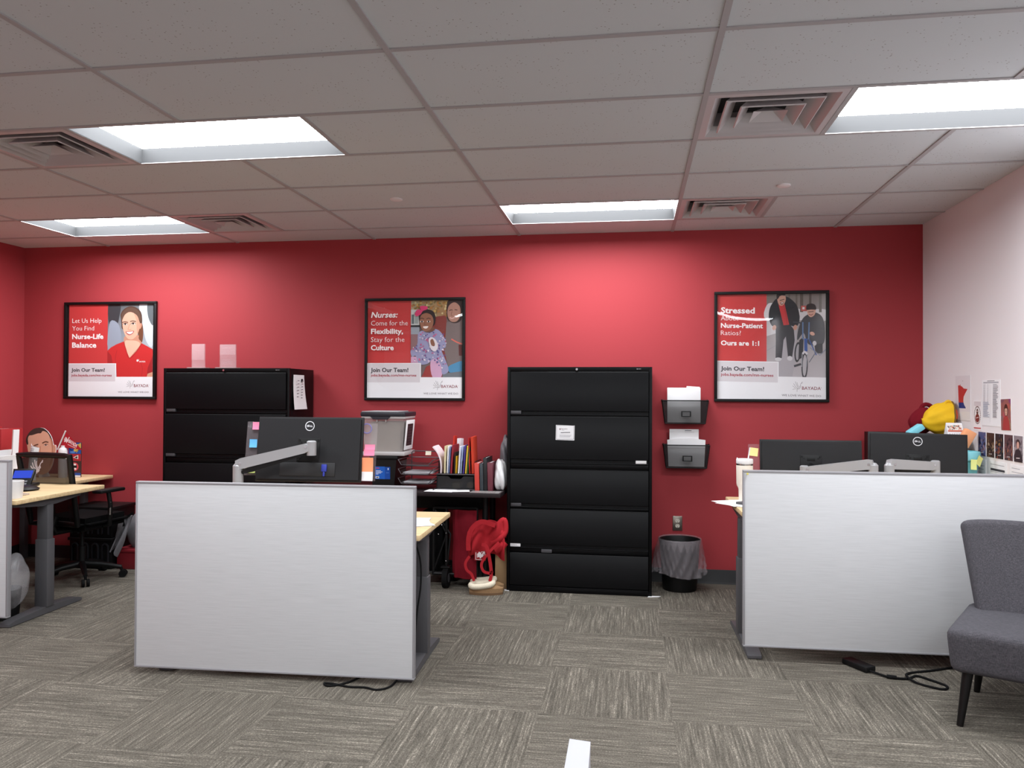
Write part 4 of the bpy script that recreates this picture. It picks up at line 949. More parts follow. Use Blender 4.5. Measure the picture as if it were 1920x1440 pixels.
# papers on the table front
def sheet(x, y, z, w, d, rz, label, mm=None, h=.0012, name='paper_sheet', group=None):
    o = one(MB().box(-w / 2, w / 2, -d / 2, d / 2, 0, h), name, mm or M_PAPER, label, 'paper', (0, 0, 0), group); o.location = (x, y, z); o.rotation_euler = (0, 0, rz); return o
sheet(-1.72, -.575, TZ + .0004, .215, .14, -.05, 'white sheet lying on the front of the dark table, left one')
sheet(-1.60, -.585, TZ + .0018, .20, .10, .25, 'white sheet lying across the other one on the dark table')
o = sheet(-1.375, -.595, TZ + .0004, .22, .115, -.04, 'clear plastic sleeve lying on the dark table beside the cabinet', M_CLEAR, .002, 'plastic_sleeve')
# ================================================================== UNDER THE TABLE
t = thing('folded_wagon', 'folded utility wagon with red fabric and black wheels under the dark table', 'wagon', (-1.72, -.45, 0))
MB().grid(lambda u, v: (-1.655 + .17 * u, -.44 + .02 * math.sin(6 * u) - .01 * math.sin(9 * v), .085 + .50 * v), 10, 12, .05).build('fabric_body', M_DKRED, t)
m = MB()
for x in (-1.70, -1.80, -1.465): m.tube([(x, -.46, .09), (x, -.46, .60)], .011, 8)
m.tube([(-1.80, -.46, .60), (-1.465, -.46, .60)], .011, 8); m.tube([(-1.80, -.46, .10), (-1.465, -.46, .10)], .011, 8)
for k in range(2): m.tube([(-1.80 + .1 * k, -.455, .12), (-1.70 + .03 * k, -.455, .40), (-1.79, -.455, .58)], .008, 6)
m.box(-1.735, -1.665, -.50, -.43, .150, .162, .003)
m.build('frame', M_BLACKP, t)
MB().box(-1.93, -1.735, -.42, -.20, .10, .56, .03).build('folded_side', M_BLACKF, t)
for x, y in ((-1.697, -.475), (-1.905, -.475), (-1.50, -.40), (-1.70, -.25)):
    w = MB().cyl((x - .020, y, .075), (x + .020, y, .075), .0755, None, 28).build('wheel', M_RUBBER, t)
    MB().cyl((x - .0225, y, .075), (x + .0225, y, .075), .034, None, 20).build('hub', mat('hub_grey', (70, 70, 74), .5), w)
m = MB()
for x, z in ((-1.70, .57), (-1.70, .41), (-1.70, .20), (-1.735, .47), (-1.585, .45), (-1.59, .14), (-1.76, .40)): m.ball((x, -.472, z), .005, 8)
m.build('rivets', M_CHROME, t)
# cardboard box, red tote bag, slippers
t = thing('cardboard_box', 'open brown cardboard box squeezed between table and middle cabinet', 'box', (-1.27, -.30, 0))
MB().box(-1.325, -1.237, -.46, -.16, 0, .33, .003).build('body', mat('cardboard', (150, 122, 88), .85, noise=.05), t)
t = thing('tote_bag', 'red tote bag with white emblem and dangling straps slung over the cardboard box', 'bag', (-1.35, -.5, .335))
rn = random.Random(2)
def drape(u, v):
    x = -1.515 + .275 * u; z = .255 + .29 * v * (1 - .35 * (1 - u)) + .03 * math.sin(4 * u)
    return (x, -.525 - .03 * math.sin(7 * u + 2 * v) - .018 * math.sin(15 * u - 5 * v) - .03 * math.sin(PI * v), z)
MB().grid(drape, 26, 18, .010).build('body', M_REDF, t, angle=70)
bag_knot = MB(); bm_pts = spline([(-1.33, -.535, .36), (-1.27, -.56, .40), (-1.235, -.54, .45), (-1.245, -.53, .53), (-1.285, -.54, .49), (-1.25, -.55, .42)], 6)
bag_knot.tube(bm_pts, .022, 10); bag_knot.tube(spline([(-1.30, -.55, .31), (-1.26, -.56, .34), (-1.235, -.55, .37)], 5), .028, 10); bag_knot.build('bunched_cloth', M_REDF, t, angle=80)
def strap(pts, w=.020):
    P = spline(pts, 7); m = MB()
    vs = []
    for i, p in enumerate(P):
        d = (P[min(i + 1, len(P) - 1)] - P[max(i - 1, 0)]).normalized(); n = Vector((-d.z, 0, d.x)).normalized() * w / 2
        vs.append((p + n, p - n))
    t_ = bmesh.new(); A = [(t_.verts.new(a), t_.verts.new(b)) for a, b in vs]
    for (a, b), (c_, d_) in zip(A, A[1:]): t_.faces.new((a, b, d_, c_))
    bmesh.ops.recalc_face_normals(t_, faces=t_.faces); bmesh.ops.solidify(t_, geom=t_.faces[:], thickness=.003); m.merge(t_); return m
strap([(-1.30, -.60, .50), (-1.40, -.60, .525), (-1.47, -.60, .48), (-1.50, -.60, .40), (-1.50, -.60, .31)], .034).build('strap', M_REDF, t)
strap([(-1.49, -.61, .27), (-1.52, -.61, .22), (-1.51, -.61, .17), (-1.475, -.61, .14), (-1.455, -.61, .09)]).build('strap', M_REDF, t)
strap([(-1.27, -.61, .38), (-1.33, -.62, .32), (-1.395, -.62, .23), (-1.385, -.62, .17), (-1.34, -.62, .155), (-1.315, -.62, .17)]).build('strap', M_REDF, t)
strap([(-1.40, -.61, .36), (-1.36, -.62, .345), (-1.335, -.62, .24), (-1.325, -.62, .15), (-1.335, -.62, .095)], .024).build('strap', M_REDF, t)
r = Art(0, 0, 100, 100, .085, .075); r.rect(0, 0, 100, 100, (150, 26, 36)); 
for q in ([(15, 20), (12, 90), (85, 92)], [(60, 15), (90, 8), (96, 60)]): r.line(q, 7, (226, 214, 216))
r.fold(24, 14, 64, (236, 228, 230), .12); r.build('emblem', t, facing(-1.415, -.592, .275, 0, -.1))
def slipper(x, y, rz, label):
    t = thing('slipper', label, 'slipper', (x, y, 0), rz, 'pair of tan slippers'); K = dict(world=False)
    L = .25
    def wdt(u): return .030 + .020 * math.sin(PI * min(1, u * 1.05)) ** .6 + .008 * u * (1 - u)
    def outline(s, n=26):
        p = []
        for k in range(n): q = 2 * PI * k / n; u = .5 - .5 * math.cos(q) ; p.append((-L / 2 + L * u, s * (1 if math.sin(q) >= 0 else -1) * wdt(u) * abs(math.sin(q)) ** .5))
        return p
    MB().prism(outline(1.04), 2, 0, .016).build('sole', mat('slipper_sole', (112, 84, 58), .8), t, **K)
    def up(u, v):
        q = PI * (v - .5) * 1.0; xx = -L / 2 + .006 + (L - .012) * u; h = .030 + .030 * (u ** .8) * (1 - u ** 4) + .022 * (1 - u); w = wdt(u) * (math.sin(PI * max(.02, min(.98, u))) ** .3)
        return (xx, w * math.sin(q), .016 + h * math.cos(q) ** .6) if u > .55 else (xx, w * (1 if v > .5 else -1) * (1 - .25 * (1 - abs(2 * v - 1))), .016 + h * (1 - abs(2 * v - 1)) * 1.05)
    MB().grid(lambda u, v: up(.5 + .5 * u, v), 14, 12, .004).build('toe_cap', M_TAN, t, **K)
    MB().prism(outline(1.0), 2, .016, .046, T(0, 0, 0)).build('side_wall', M_TAN, t, **K)
    P = spline([(-L / 2 + .012, 0, .062), (-L / 2 + .03, wdt(.1), .060), (-.04, .046, .062), (.03, .040, .074), (.05, 0, .082), (.03, -.040, .074), (-.04, -.046, .062), (-L / 2 + .03, -wdt(.1), .060)], 4, True)
    MB().tube(P, .021, 10, True).build('fleece_collar', M_FLEECE, t, **K)
slipper(-1.365, -.605, .12, 'tan slipper with cream fleece lining, the nearer one of the pair by the cabinet')
slipper(-1.375, -.49, .06, 'tan slipper with cream fleece lining, the farther one, partly under the table')

# ================================================================== LEFT MIDDLE DESK: small things
for k, (x, y, rz, cl, l) in enumerate(((-1.50, -2.02, .3, (236, 236, 240), 'printed sheet at the bottom of the pile on the left middle desk corner'), (-1.49, -2.05, .55, (226, 228, 236), 'printed sheet, middle of the pile on the left middle desk corner'),
                                       (-1.515, -1.98, .15, (206, 222, 232), 'pale blue sheet on top of the pile on the left middle desk corner'))):
    sheet(x, y, .7455 + k * .0016, .15, .21, rz, l, mat('pile_%d' % k, cl, .7))
one(MB().tube(spline([(-1.395, -2.40, .70), (-1.382, -2.36, .60), (-1.378, -2.37, .48), (-1.392, -2.38, .36), (-1.398, -2.40, .22), (-1.40, -2.41, .10)], 6), .0045, 8), 'power_cable', M_RUBBER, 'black cable hanging down the right side of the left middle desk', 'cable', (-1.39, -2.38, .5))
one(MB().tube(spline([(-1.66, -2.30, .008), (-1.72, -2.46, .006), (-1.80, -2.53, .006), (-1.84, -2.50, .006), (-1.79, -2.50, .006), (-1.70, -2.525, .006), (-1.62, -2.52, .006), (-1.55, -2.54, .006), (-1.50, -2.49, .006), (-1.49, -2.38, .008)], 6), .005, 8), 'power_cable', M_RUBBER, 'black cable looping out on the carpet under the left middle panel', 'cable', (-1.7, -2.45, 0))
one(MB().box(-2.62, -1.70, -2.22, -2.12, .002, .045, .008), 'power_strip', M_BLACKP, 'long black power bar on the carpet under the left middle desk', 'power strip', (-2.2, -2.17, 0))
# ================================================================== RIGHT DESK: small things
t = thing('tumbler', 'cream insulated tumbler with white lid on the right desk corner', 'tumbler', (.394, -1.15, .797))
c0 = (.394, -1.15, .797)
MB().lathe([(.0005, 0), (.034, 0), (.036, .004), (.037, .070), (.039, .082), (.048, .098), (.050, .110), (.0515, .222), (.050, .226)], c0, 32).build('body', mat('cream_enamel', (236, 226, 212), .4), t)
MB().lathe([(.050, .2262), (.0505, .229), (.0505, .236), (.049, .2365)], c0, 32).build('rim_band', M_CHROME, t)
MB().lathe([(.051, .2365), (.052, .240), (.052, .262), (.049, .266), (.0005, .264)], c0, 32).box(.345, .352, -1.153, -1.147, 1.05, 1.07, .001).build('lid', M_WHITEP, t)
MB().cyl((.415, -1.15, 1.06), (.427, -1.15, 1.135), .004, None, 10).build('straw', M_WHITEP, t)
sheet(.330, -1.27, .7975, .20, .26, .45, 'white sheet sticking out over the left edge of the right desk')
sheet(.365, -1.33, .7992, .21, .27, .75, 'white sheet under the dark notebook on the right desk')
one(MB().box(-.08, .08, -.11, .11, 0, .014, .002, T(.45, -1.36, .8008) @ RZ(.7)), 'notebook', mat('notebook_grey', (78, 78, 80), .6), 'dark grey notebook lying on white sheets on the right desk', 'notebook', (.45, -1.36, .8008))
p_ = at(D3, .012, -.006, 1.036)
one(MB().lathe([(.0005, -.008), (.004, -.008), (.003, 0), (.0055, .004), (.0045, .007), (.0005, .0075)], (0, 0, 0), 14).xf(RX(PI / 2)).xf(T(p_[0] + .010, p_[1] - .004, p_[2] - .003)), 'push_pin', mat('pin_yellow', (232, 214, 92), .4), 'yellow push pin in the top left corner of the right panel', 'pin', p_)
one(MB().box(-.035, .035, -.085, .085, 0, .032, .008, T(.90, -1.80, 0) @ RZ(.55)), 'power_adapter', M_BLACKP, 'black power adapter brick on the carpet under the right panel', 'adapter', (.9, -1.8, 0))
one(MB().tube(spline([(.935, -1.88, .012), (1.0, -1.94, .008), (1.02, -1.955, .009), (1.10, -1.95, .006), (1.16, -1.90, .006), (1.21, -1.95, .006), (1.26, -2.03, .006), (1.22, -2.075, .006), (1.13, -2.01, .006), (1.10, -1.94, .015), (1.14, -1.86, .006), (1.27, -1.80, .006), (1.42, -1.72, .006)], 6), .006, 8).cyl((1.0, -1.945, .011), (1.045, -1.957, .011), .010, None, 10), 'power_cable', M_RUBBER, 'black cord looping on the carpet from the adapter under the right panel', 'cable', (1.1, -1.95, 0))
one(MB().box(.85, 1.68, -1.52, -1.40, .002, .05, .008), 'power_strip', M_BLACKP, 'long black power bar on the carpet under the right desk', 'power strip', (1.25, -1.46, 0))
# corner cabinet hidden behind the right monitors, carrying the bags
t = thing('side_cabinet', 'low black cabinet in the right corner behind the right monitor', 'cabinet', (1.615, -.60, 0))
MB().box(1.40, 1.80, -.88, -.10, 0, 1.199, .004).build('carcass', M_BLACKM, t)
for k in range(3): MB().box(1.415, 1.785, -.892, -.88, .04 + k * .385, .41 + k * .385, .003).build('drawer', M_BLACKM, t)
CT = 1.2
t = thing('drawstring_bag', 'dark red fabric bag with a top handle on the corner cabinet, behind the yellow one', 'bag', (1.66, -.42, CT))
def dome(c, r, hgt, ph, amp, lean):
    def f(u, v):
        q = 2 * PI * u; k = math.sin(PI * (.06 + .90 * v)) ** .7 * (1 + amp * math.sin(5 * q + ph + 3 * v) * .5 + amp * math.sin(11 * q + ph * 2 - 6 * v) * .3)
        return (c[0] + r[0] * k * math.cos(q) + lean * v, c[1] + r[1] * k * math.sin(q), c[2] + hgt * v)
    return f
MB().grid(dome((1.685, -.42, CT), (.088, .075), .185, 1.0, .12, .02), 40, 20).build('body', M_DKRED, t, angle=70)
MB().tube(spline([(1.685, -.42, CT + .165), (1.70, -.42, CT + .196), (1.725, -.42, CT + .206), (1.755, -.42, CT + .19), (1.765, -.42, CT + .15)], 5), .015, 8).build('handle', M_DKRED, t)
r = Art(0, 0, 100, 30, .10, .03); r.text('NDA', 30, 90, 22, 16, (232, 200, 204), .02); r.build('bag_print', t, facing(1.70, -.503, CT + .055, 0, .05, .5))
t = thing('drawstring_bag', 'bright yellow fabric bag with an orange loop on the corner cabinet beside the white wall', 'bag', (1.735, -.60, CT))
YB = mat('yellow_fabric', (238, 190, 20), .8, noise=.08, nscale=20)
def yb(u, v):
    q = 2 * PI * u; w = 1 - v                                   # v=0 at the right rim, 1 at the left nose
    k = (.110 * math.sqrt(max(0, 1 - v ** 2.4))) * (1 + .05 * math.sin(4 * q + 5 * v) + .035 * math.sin(9 * q - 7 * v))
    return (1.812 - .175 * v + .008 * math.sin(q), -.60 + .085 * math.cos(q) * k / .112, CT + .112 + k * math.sin(q))
MB().grid(yb, 44, 18).build('body', YB, t, angle=70)
MB().tube([yb(k / 40, .0) for k in range(40)], .006, 8, True).build('rim', mat('rim_brown', (120, 90, 40), .8), t)
MB().tube(spline([(1.765, -.62, CT + .205), (1.78, -.62, CT + .226), (1.80, -.62, CT + .228), (1.81, -.62, CT + .205)], 5), .010, 8).build('handle', YB, t)
MB().tube(spline([(1.815, -.64, CT + .165), (1.832, -.64, CT + .17), (1.836, -.64, CT + .12), (1.817, -.64, CT + .11)], 6), .007, 8).build('loop', mat('loop_orange', (226, 88, 62), .7), t)
one(MB().box(-.050, .050, -.045, .045, -.020, .020, .008, T(1.570, -.66, CT + .035) @ RY(-.62)), 'sponge_block', mat('cyan_foam', (140, 222, 238), .9), 'light blue block tilted on the corner cabinet beside the red bag', 'block', (1.545, -.66, CT))
t = thing('desk_calendar', 'small standing calendar with leaf pattern at the white wall behind the right monitor', 'calendar', (1.775, -.84, CT))
MB().prism([(-.865, CT), (-.79, CT), (-.825, CT + .092)], 0, 1.70, 1.797).build('stand', M_PAPER, t)
r = Art(0, 0, 132, 96, .096, .096); r.rect(0, 0, 132, 140, (240, 238, 240)); r.rect(6, 12, 126, 50, (236, 226, 216)); random.seed(12)
for k in range(46): r.ell(random.uniform(12, 120), random.uniform(16, 46), random.uniform(3, 8), random.uniform(2, 4), random.choice([(70, 78, 84), (206, 106, 82), (150, 160, 150), (226, 150, 120), (46, 56, 62)]), random.uniform(0, 3), 7)
r.rect(6, 50, 126, 60, (206, 110, 88))
for i in range(4):
    for j in range(6): r.rect(12 + j * 19, 72 + i * 15, 24 + j * 19, 80 + i * 15, (196, 196, 200))
r.build('calendar_print', t, facing(1.7485, -.8460, CT + .0465, 0, .41))
t = thing('desk_basket', 'teal round basket with yellow notes on the right desk beside the white wall', 'basket', (1.715, -1.035, .797))
TE = mat('teal_plastic', (112, 190, 200), .5); q0 = (1.715, -1.035, .797)
MB().lathe([(.0005, .004), (.062, 0), (.066, .006), (.092, .290), (.098, .322), (.092, .328), (.086, .315), (.060, .012), (.0005, .01)], q0, 32).build('body', TE, t)
MB().lathe([(.0985, .275), (.1015, .282), (.1025, .315), (.100, .326), (.094, .328)], q0, 32).build('rim', mat('teal_light', (140, 214, 226), .5), t)
note(1.742, -1.140, 1.05, .034, .062, (226, 232, 150), 'yellow note hanging on the front of the teal basket', .0, .05)
note(1.782, -1.118, 1.07, .040, .060, (226, 226, 140), 'yellow note tilted on the right side of the teal basket', .5, .6)
one(MB().box(-.036, .036, -.024, .024, -.055, .055, .008, T(1.770, -.96, 1.20) @ RY(.5)), 'tissue_pack', mat('orange_foam', (246, 168, 120), .8), 'orange block tilted in the teal basket', 'block', (1.770, -.96, 1.20))
# ================================================================== WHITE WALL PAPERS (flat, fixed on the right wall)
def onwall(Yc, Zc, roll=0.0, off=.0015): return T(XR - off, Yc, Zc) @ RZ(-PI / 2) @ RX(PI / 2) @ RZ(roll)
def wallart(name, ya, yb_, za, zb_, label, cat, fn, roll=0.0, group=None, res=(100, 140)):
    Yc, Zc, W, H = (ya + yb_) / 2, (za + zb_) / 2, abs(ya - yb_), zb_ - za
    t = thing(name, label, cat, (XR, Yc, Zc), 0, group)
    M = onwall(Yc, Zc, roll)
    MB().box(-W / 2, W / 2, -H / 2, H / 2, -.001, .0005).xf(M).build('sheet', M_PAPER, t)
    r = Art(0, 0, res[0], res[1], W, H); fn(r); r.build('print', t, M @ T(0, 0, .0007))
def f_map(r):
    r.rect(0, 0, 100, 140, (226, 218, 222)); r.rect(0, 112, 100, 140, (232, 226, 224))
    o = [(18, 30), (30, 30), (33, 26), (36, 32), (46, 34), (56, 40), (82, 42), (66, 56), (56, 66), (54, 78), (55, 84)]
    r.poly(o + [(22, 84)], (190, 58, 56)); r.poly([(22, 84), (55, 84), (60, 92), (68, 98), (70, 102), (24, 102)], (40, 56, 130)); r.line([(48, 16), (52, 17)], 2, (150, 140, 146))
wallart('map_print', -.602, -.838, 1.305, 1.600, 'print of a red and blue map shape on the white wall', 'print', f_map)
def f_list(r):
    r.rect(0, 0, 100, 140, (240, 239, 242)); r.rect(8, 6, 92, 10, (176, 176, 184)); r.line([(30, 3), (70, 3)], 2, (120, 120, 126)); random.seed(21)
    for i in range(30):
        y = 14 + i * 3.4
        if y < 66: r.line([(8, y), (20, y)], 1.3, (190, 190, 196)); r.line([(30, y), (38, y)], 1.3, (196, 196, 200))
        else: r.line([(8, y), (8 + random.uniform(24, 40), y)], 1.5, (150, 160, 180))
        r.line([(62, y), (62 + random.uniform(18, 30), y)], 1.5, random.choice([(120, 120, 128), (150, 150, 156)]))
    r.line([(48, 12), (48, 128)], .8, (200, 200, 206))
wallart('holiday_list', -1.008, -1.252, 1.285, 1.565, 'tall white list of printed lines on the white wall', 'paper', f_list)
def f_seal(r):
    r.rect(0, 0, 100, 140, (240, 236, 238)); r.rect(8, 6, 92, 28, (216, 206, 210)); cx, cy = 50, 70
    for k in range(26): q = 2 * PI * k / 26; r.ell(cx + 38 * math.cos(q), cy + 38 * math.sin(q) * 1.05, 3.2, 4.4, (90, 36, 44), q, 6)
    r.ell(50, 54, 12, 14, (70, 30, 36)); r.ell(50, 84, 26, 20, (120, 40, 48)); r.ell(46, 52, 3, 4, (226, 200, 200)); r.ell(54, 52, 3, 4, (226, 200, 200)); r.line([(34, 84), (66, 80)], 4, (230, 206, 206)); r.rect(6, 128, 94, 133, (190, 60, 64))
wallart('emblem_card', -.886, -1.000, 1.252, 1.440, 'narrow white card with a dark red round emblem on the white wall', 'card', f_seal)
def f_port(base, hair, cloth, seed):
    def f(r):
        rn = random.Random(seed); r.rect(0, 0, 100, 140, base)
        for k in range(14): c = tuple(max(0, min(255, int(v + rn.uniform(-34, 34)))) for v in base); r.ell(rn.uniform(0, 100), rn.uniform(0, 140), rn.uniform(8, 26), rn.uniform(6, 18), c, rn.uniform(0, 3), 8)
        r.poly([(22, 140), (26, 92), (46, 74), (62, 76), (80, 96), (84, 140)], cloth, True); r.ell(53, 50, 20, 28, hair); r.ell(53, 55, 14, 20, (204, 158, 140)); r.poly([(38, 44), (53, 30), (70, 44), (60, 42), (46, 42)], hair, True); r.ell(48, 54, 2, 1.6, (60, 40, 40)); r.ell(59, 54, 2, 1.6, (60, 40, 40)); r.line([(50, 66), (57, 66)], 2, (150, 80, 80))
    return f
wallart('photo_card', -1.262, -1.385, 1.268, 1.450, 'photo card of a long haired person in red tones on the white wall', 'photo', f_port((150, 92, 88), (70, 34, 34), (170, 60, 60), 3), .03)
def f_scene(base, spots, seed, fig=False):
    def f(r):
        rn = random.Random(seed); r.rect(0, 0, 100, 140, base)
        for k in range(46): r.ell(rn.uniform(0, 100), rn.gauss(90, 34), rn.uniform(4, 16), rn.uniform(3, 12), rn.choice(spots), rn.uniform(0, 3), 8)
        if fig:
            r.ell(50, 44, 22, 26, (70, 50, 52)); r.ell(50, 50, 15, 19, (206, 158, 146)); r.poly([(10, 140), (20, 84), (50, 72), (80, 84), (92, 140)], (60, 44, 50), True); r.line([(30, 120), (70, 118)], 4, (226, 214, 216))
        else: r.line([(34, 122), (72, 120)], 3, (210, 200, 200))
    return f
S = [((78, 84, 128), [(110, 116, 150), (60, 50, 60), (150, 120, 130), (40, 40, 66)]), ((62, 40, 36), [(110, 84, 62), (150, 130, 110), (40, 28, 30), (84, 60, 50)]),
     ((44, 34, 40), [(120, 60, 50), (70, 66, 84), (150, 110, 70), (30, 24, 30)]), ((90, 62, 66), [(150, 96, 80), (60, 40, 46), (120, 80, 84)]), ((140, 128, 134), [(160, 146, 150), (110, 96, 104), (84, 70, 78)])]
LB = ['blue toned photo at the left end of the photo strip on the white wall', 'brown photo of a small figure, second in the photo strip on the white wall', 'dark photo with warm spots, middle of the photo strip on the white wall', 'maroon photo, fourth in the photo strip on the white wall', 'pale photo of a person, right end of the photo strip on the white wall']
for k, ((b_, s_), l) in enumerate(zip(S, LB)): wallart('photo_print', -.955 - k * .116, -.955 - k * .116 - .104, 1.095, 1.243, l, 'photo', f_scene(b_, s_, 40 + k, k == 4), 0, 'photo strip on the white wall')
def f_form(seed, bar):
    def f(r):
        rn = random.Random(seed); r.rect(0, 0, 100, 140, (238, 236, 240))
        if bar: r.rect(10, 22, 90, 29, (66, 62, 68))
        for i in range(11):
            y = 10 + i * 11
            if bar and i == 1: continue
            r.line([(10, y), (rn.uniform(40, 90), y)], 2, (170, 168, 176))
    return f
for (a_, b_, l), (s_, q) in zip(((-.93, -1.06, 'white form pinned below the left end of the photo strip'), (-1.10, -1.33, 'white form with a black heading bar pinned below the photo strip'), (-1.37, -1.60, 'white sheet pinned below the right end of the photo strip, cut by the picture edge')), ((1, False), (2, True), (3, False))):
    wallart('form_sheet', a_, b_, .80, 1.075, l, 'paper', f_form(s_, q), 0, 'white forms on the white wall')

# ================================================================== GREY ACCENT CHAIR
t = thing('accent_chair', 'grey upholstered armless chair with dark legs at the right picture edge', 'chair', (1.470, -2.372, 0), -.47); K = dict(world=False)
def seatf(u, v):
    pass
m = MB(); tb = bmesh.new(); bmesh.ops.create_cube(tb, size=1.0)
bmesh.ops.scale(tb, vec=(.58, .60, .20), verts=tb.verts); bmesh.ops.translate(tb, vec=(0, -.02, .335), verts=tb.verts)
for v in tb.verts:
    if v.co.z < .3: v.co.x *= .94; v.co.y = -.02 + (v.co.y + .02) * .92
    if v.co.y > 0: v.co.x *= .88
bmesh.ops.bevel(tb, geom=tb.edges[:], offset=.045, segments=4, affect='EDGES', profile=.6)
m.merge(tb); s_ = m.build('seat', M_UPH, t, **K)
def back(u, v):
    a = (u - .5) * 2; w = .215 + .085 * v; x = a * w
    y = .225 + .13 * v - .085 * abs(a) ** 2.2 * (.6 + .4 * v); z = .385 + .455 * v - .012 * abs(a) ** 6
    return (x, y, z)
tb = bmesh.new(); nu, nv = 16, 12; Vt = [[tb.verts.new(back(i / nu, j / nv)) for j in range(nv + 1)] for i in range(nu + 1)]
for i in range(nu):
    for j in range(nv): tb.faces.new((Vt[i][j], Vt[i + 1][j], Vt[i + 1][j + 1], Vt[i][j + 1]))
bmesh.ops.recalc_face_normals(tb, faces=tb.faces)
bmesh.ops.solidify(tb, geom=tb.faces[:], thickness=.075)
be = [e for e in tb.edges if e.calc_face_angle(0) > .7]
bmesh.ops.bevel(tb, geom=be, offset=.028, segments=4, affect='EDGES', profile=.5)
m = MB(); m.merge(tb); m.build('backrest', M_UPH, t, angle=60, **K)
for sx in (-1, 1):
    for f, (x0, y0, x1, y1) in enumerate(((.205, -.23, .235, -.275), (.185, .17, .215, .235))):
        MB().cyl((sx * x1, y1, 0), (sx * x0, y0, .255), .014, .024, 16).build('leg', mat('leg_espresso', (12, 10, 10), .4, spec=.3), t, **K)

# ================================================================== LEFT EDGE DESK AREA
dz = .790
t = thing('desk_phone', 'black desk phone with a lit blue screen on the left edge desk', 'phone', (-4.62, -1.32, dz))
pm = T(-4.60, -1.32, dz) @ RZ(.35)
MB().box(-.10, .10, -.12, .12, 0, .022, .008, pm).build('base', M_BLACKP, t)
fm = pm @ T(0, .02, .03) @ RX(.85)
fc = MB().box(-.085, .085, -.07, .11, 0, .022, .006, fm).build('face', M_BLACKP, t)
MB().box(-.045, .075, .025, .090, .0222, .0232, 0, fm).build('display', emit('phone_screen', (70, 96, 240), .8), fc)
m = MB()
for i in range(3):
    for j in range(3): m.box(-.035 + i * .035, -.012 + i * .035, -.055 + j * .022, -.041 + j * .022, .022, .0245, .002, fm)
m.build('keypad', mat('key_grey', (120, 120, 126), .5), fc)
MB().box(-.082, -.055, -.075, .11, .022, .045, .010, fm).build('handset', M_BLACKP, t)
one(MB().lathe([(.0005, 0), (.05, 0), (.058, .11), (.055, .112), (.047, .004), (.0005, .003)], (-4.20, -1.82, dz), 24), 'paper_cup', M_WHITEP, 'white paper tub on the left edge desk beside the panel', 'cup', (-4.20, -1.82, dz))
one(MB().lathe([(.0005, 0), (.075, 0), (.085, .012), (.06, .028), (.0005, .030)], (-4.42, -1.46, dz), 24), 'speaker_puck', M_BLACKP, 'flat black puck in front of the phone on the left edge desk', 'speaker', (-4.42, -1.46, dz))
# shelf against the red wall in the left corner
t = thing('corner_table', 'light wood table against the red wall in the left corner behind the mesh chair', 'table', (-5.25, -.32, 0))
MB().box(XL + .012, -4.80, -.62, -.012, .712, .74, .004).build('tabletop', M_WOOD, t)
for x in (XL + .09, -5.03):
    for y in (-.55, -.08): MB().box(x - .025, x + .025, y - .025, y + .025, 0, .713, .003).build('leg', M_LEG, t)
t = thing('face_cutout', 'large cardboard cutout of a short haired face standing on the corner table', 'cutout', (-5.27, -.30, .74))
r = Art(460, 200, 1060, 1010, .30, .405)
r.poly([(478, 440), (490, 370), (540, 290), (620, 230), (700, 210), (800, 212), (880, 260), (940, 330), (975, 400), (1000, 490), (1040, 500), (1050, 560), (1040, 630), (1010, 650), (1003, 760), (970, 860), (900, 960), (800, 1000), (700, 980), (630, 900), (600, 760), (545, 700), (520, 600), (500, 500)], (228, 178, 152), True)
out = [(478, 440), (490, 370), (540, 290), (620, 230), (700, 210), (800, 212), (880, 260), (940, 330), (975, 400), (1000, 490), (990, 500), (955, 430), (925, 350), (880, 290), (800, 262), (760, 300), (700, 305), (600, 335), (540, 345), (515, 400), (525, 480), (505, 500)]
r.poly(out, (72, 58, 54), True)
r.poly([(925, 360), (975, 420), (1000, 500), (1003, 620), (980, 760), (930, 860), (960, 700), (970, 560), (950, 440)], (196, 138, 114), True)
r.poly([(560, 650), (600, 640), (680, 690), (720, 740), (640, 740), (590, 720)], (206, 150, 118), True)
r.line([(605, 545), (650, 510), (715, 490)], 22, (112, 78, 62), True); r.line([(790, 470), (850, 445), (905, 455)], 22, (112, 78, 62), True)
r.ell(665, 548, 38, 14, (226, 206, 196), -.2); r.ell(668, 548, 15, 13, (74, 56, 50)); r.ell(858, 500, 38, 13, (226, 206, 196), -.12); r.ell(858, 500, 15, 12, (74, 56, 50)); r.line([(625, 552), (665, 530), (708, 540)], 8, (92, 64, 54), True); r.line([(818, 500), (858, 484), (900, 492)], 8, (92, 64, 54), True)
r.line([(755, 520), (750, 600), (755, 650), (790, 662), (835, 632)], 12, (190, 132, 108), True); r.line([(760, 735), (830, 705), (905, 690)], 18, (170, 96, 88), True); r.line([(790, 760), (840, 745), (890, 720)], 10, (196, 120, 108), True)
r.line([(1015, 520), (1030, 560), (1015, 620)], 10, (190, 130, 108), True); r.line([(620, 700), (700, 850), (800, 930)], 8, (206, 150, 126), True)
pts = [(478, 440), (490, 370), (540, 290), (620, 230), (700, 210), (800, 212), (880, 260), (940, 330), (975, 400), (1000, 490), (1040, 500), (1050, 560), (1040, 630), (1010, 650), (1003, 760), (970, 860), (900, 960), (800, 1000), (700, 980), (630, 900), (600, 760), (545, 700), (520, 600), (500, 500)]
card = MB(); Mc = facing(-5.272, -.30, .962, 0, 0, 0)
card.prism([r.m(p) for p in [tuple(q)[:2] for q in spline([(a, b, 0) for a, b in pts], 4, True)]], 2, -.006, 0, Mc)
card.build('board', M_PAPER, t); r.build('print', t, Mc)
MB().prism([(-.295, .74), (-.20, .74), (-.295, .90)], 0, -5.29, -5.26).build('easel_back', M_PAPER, t)
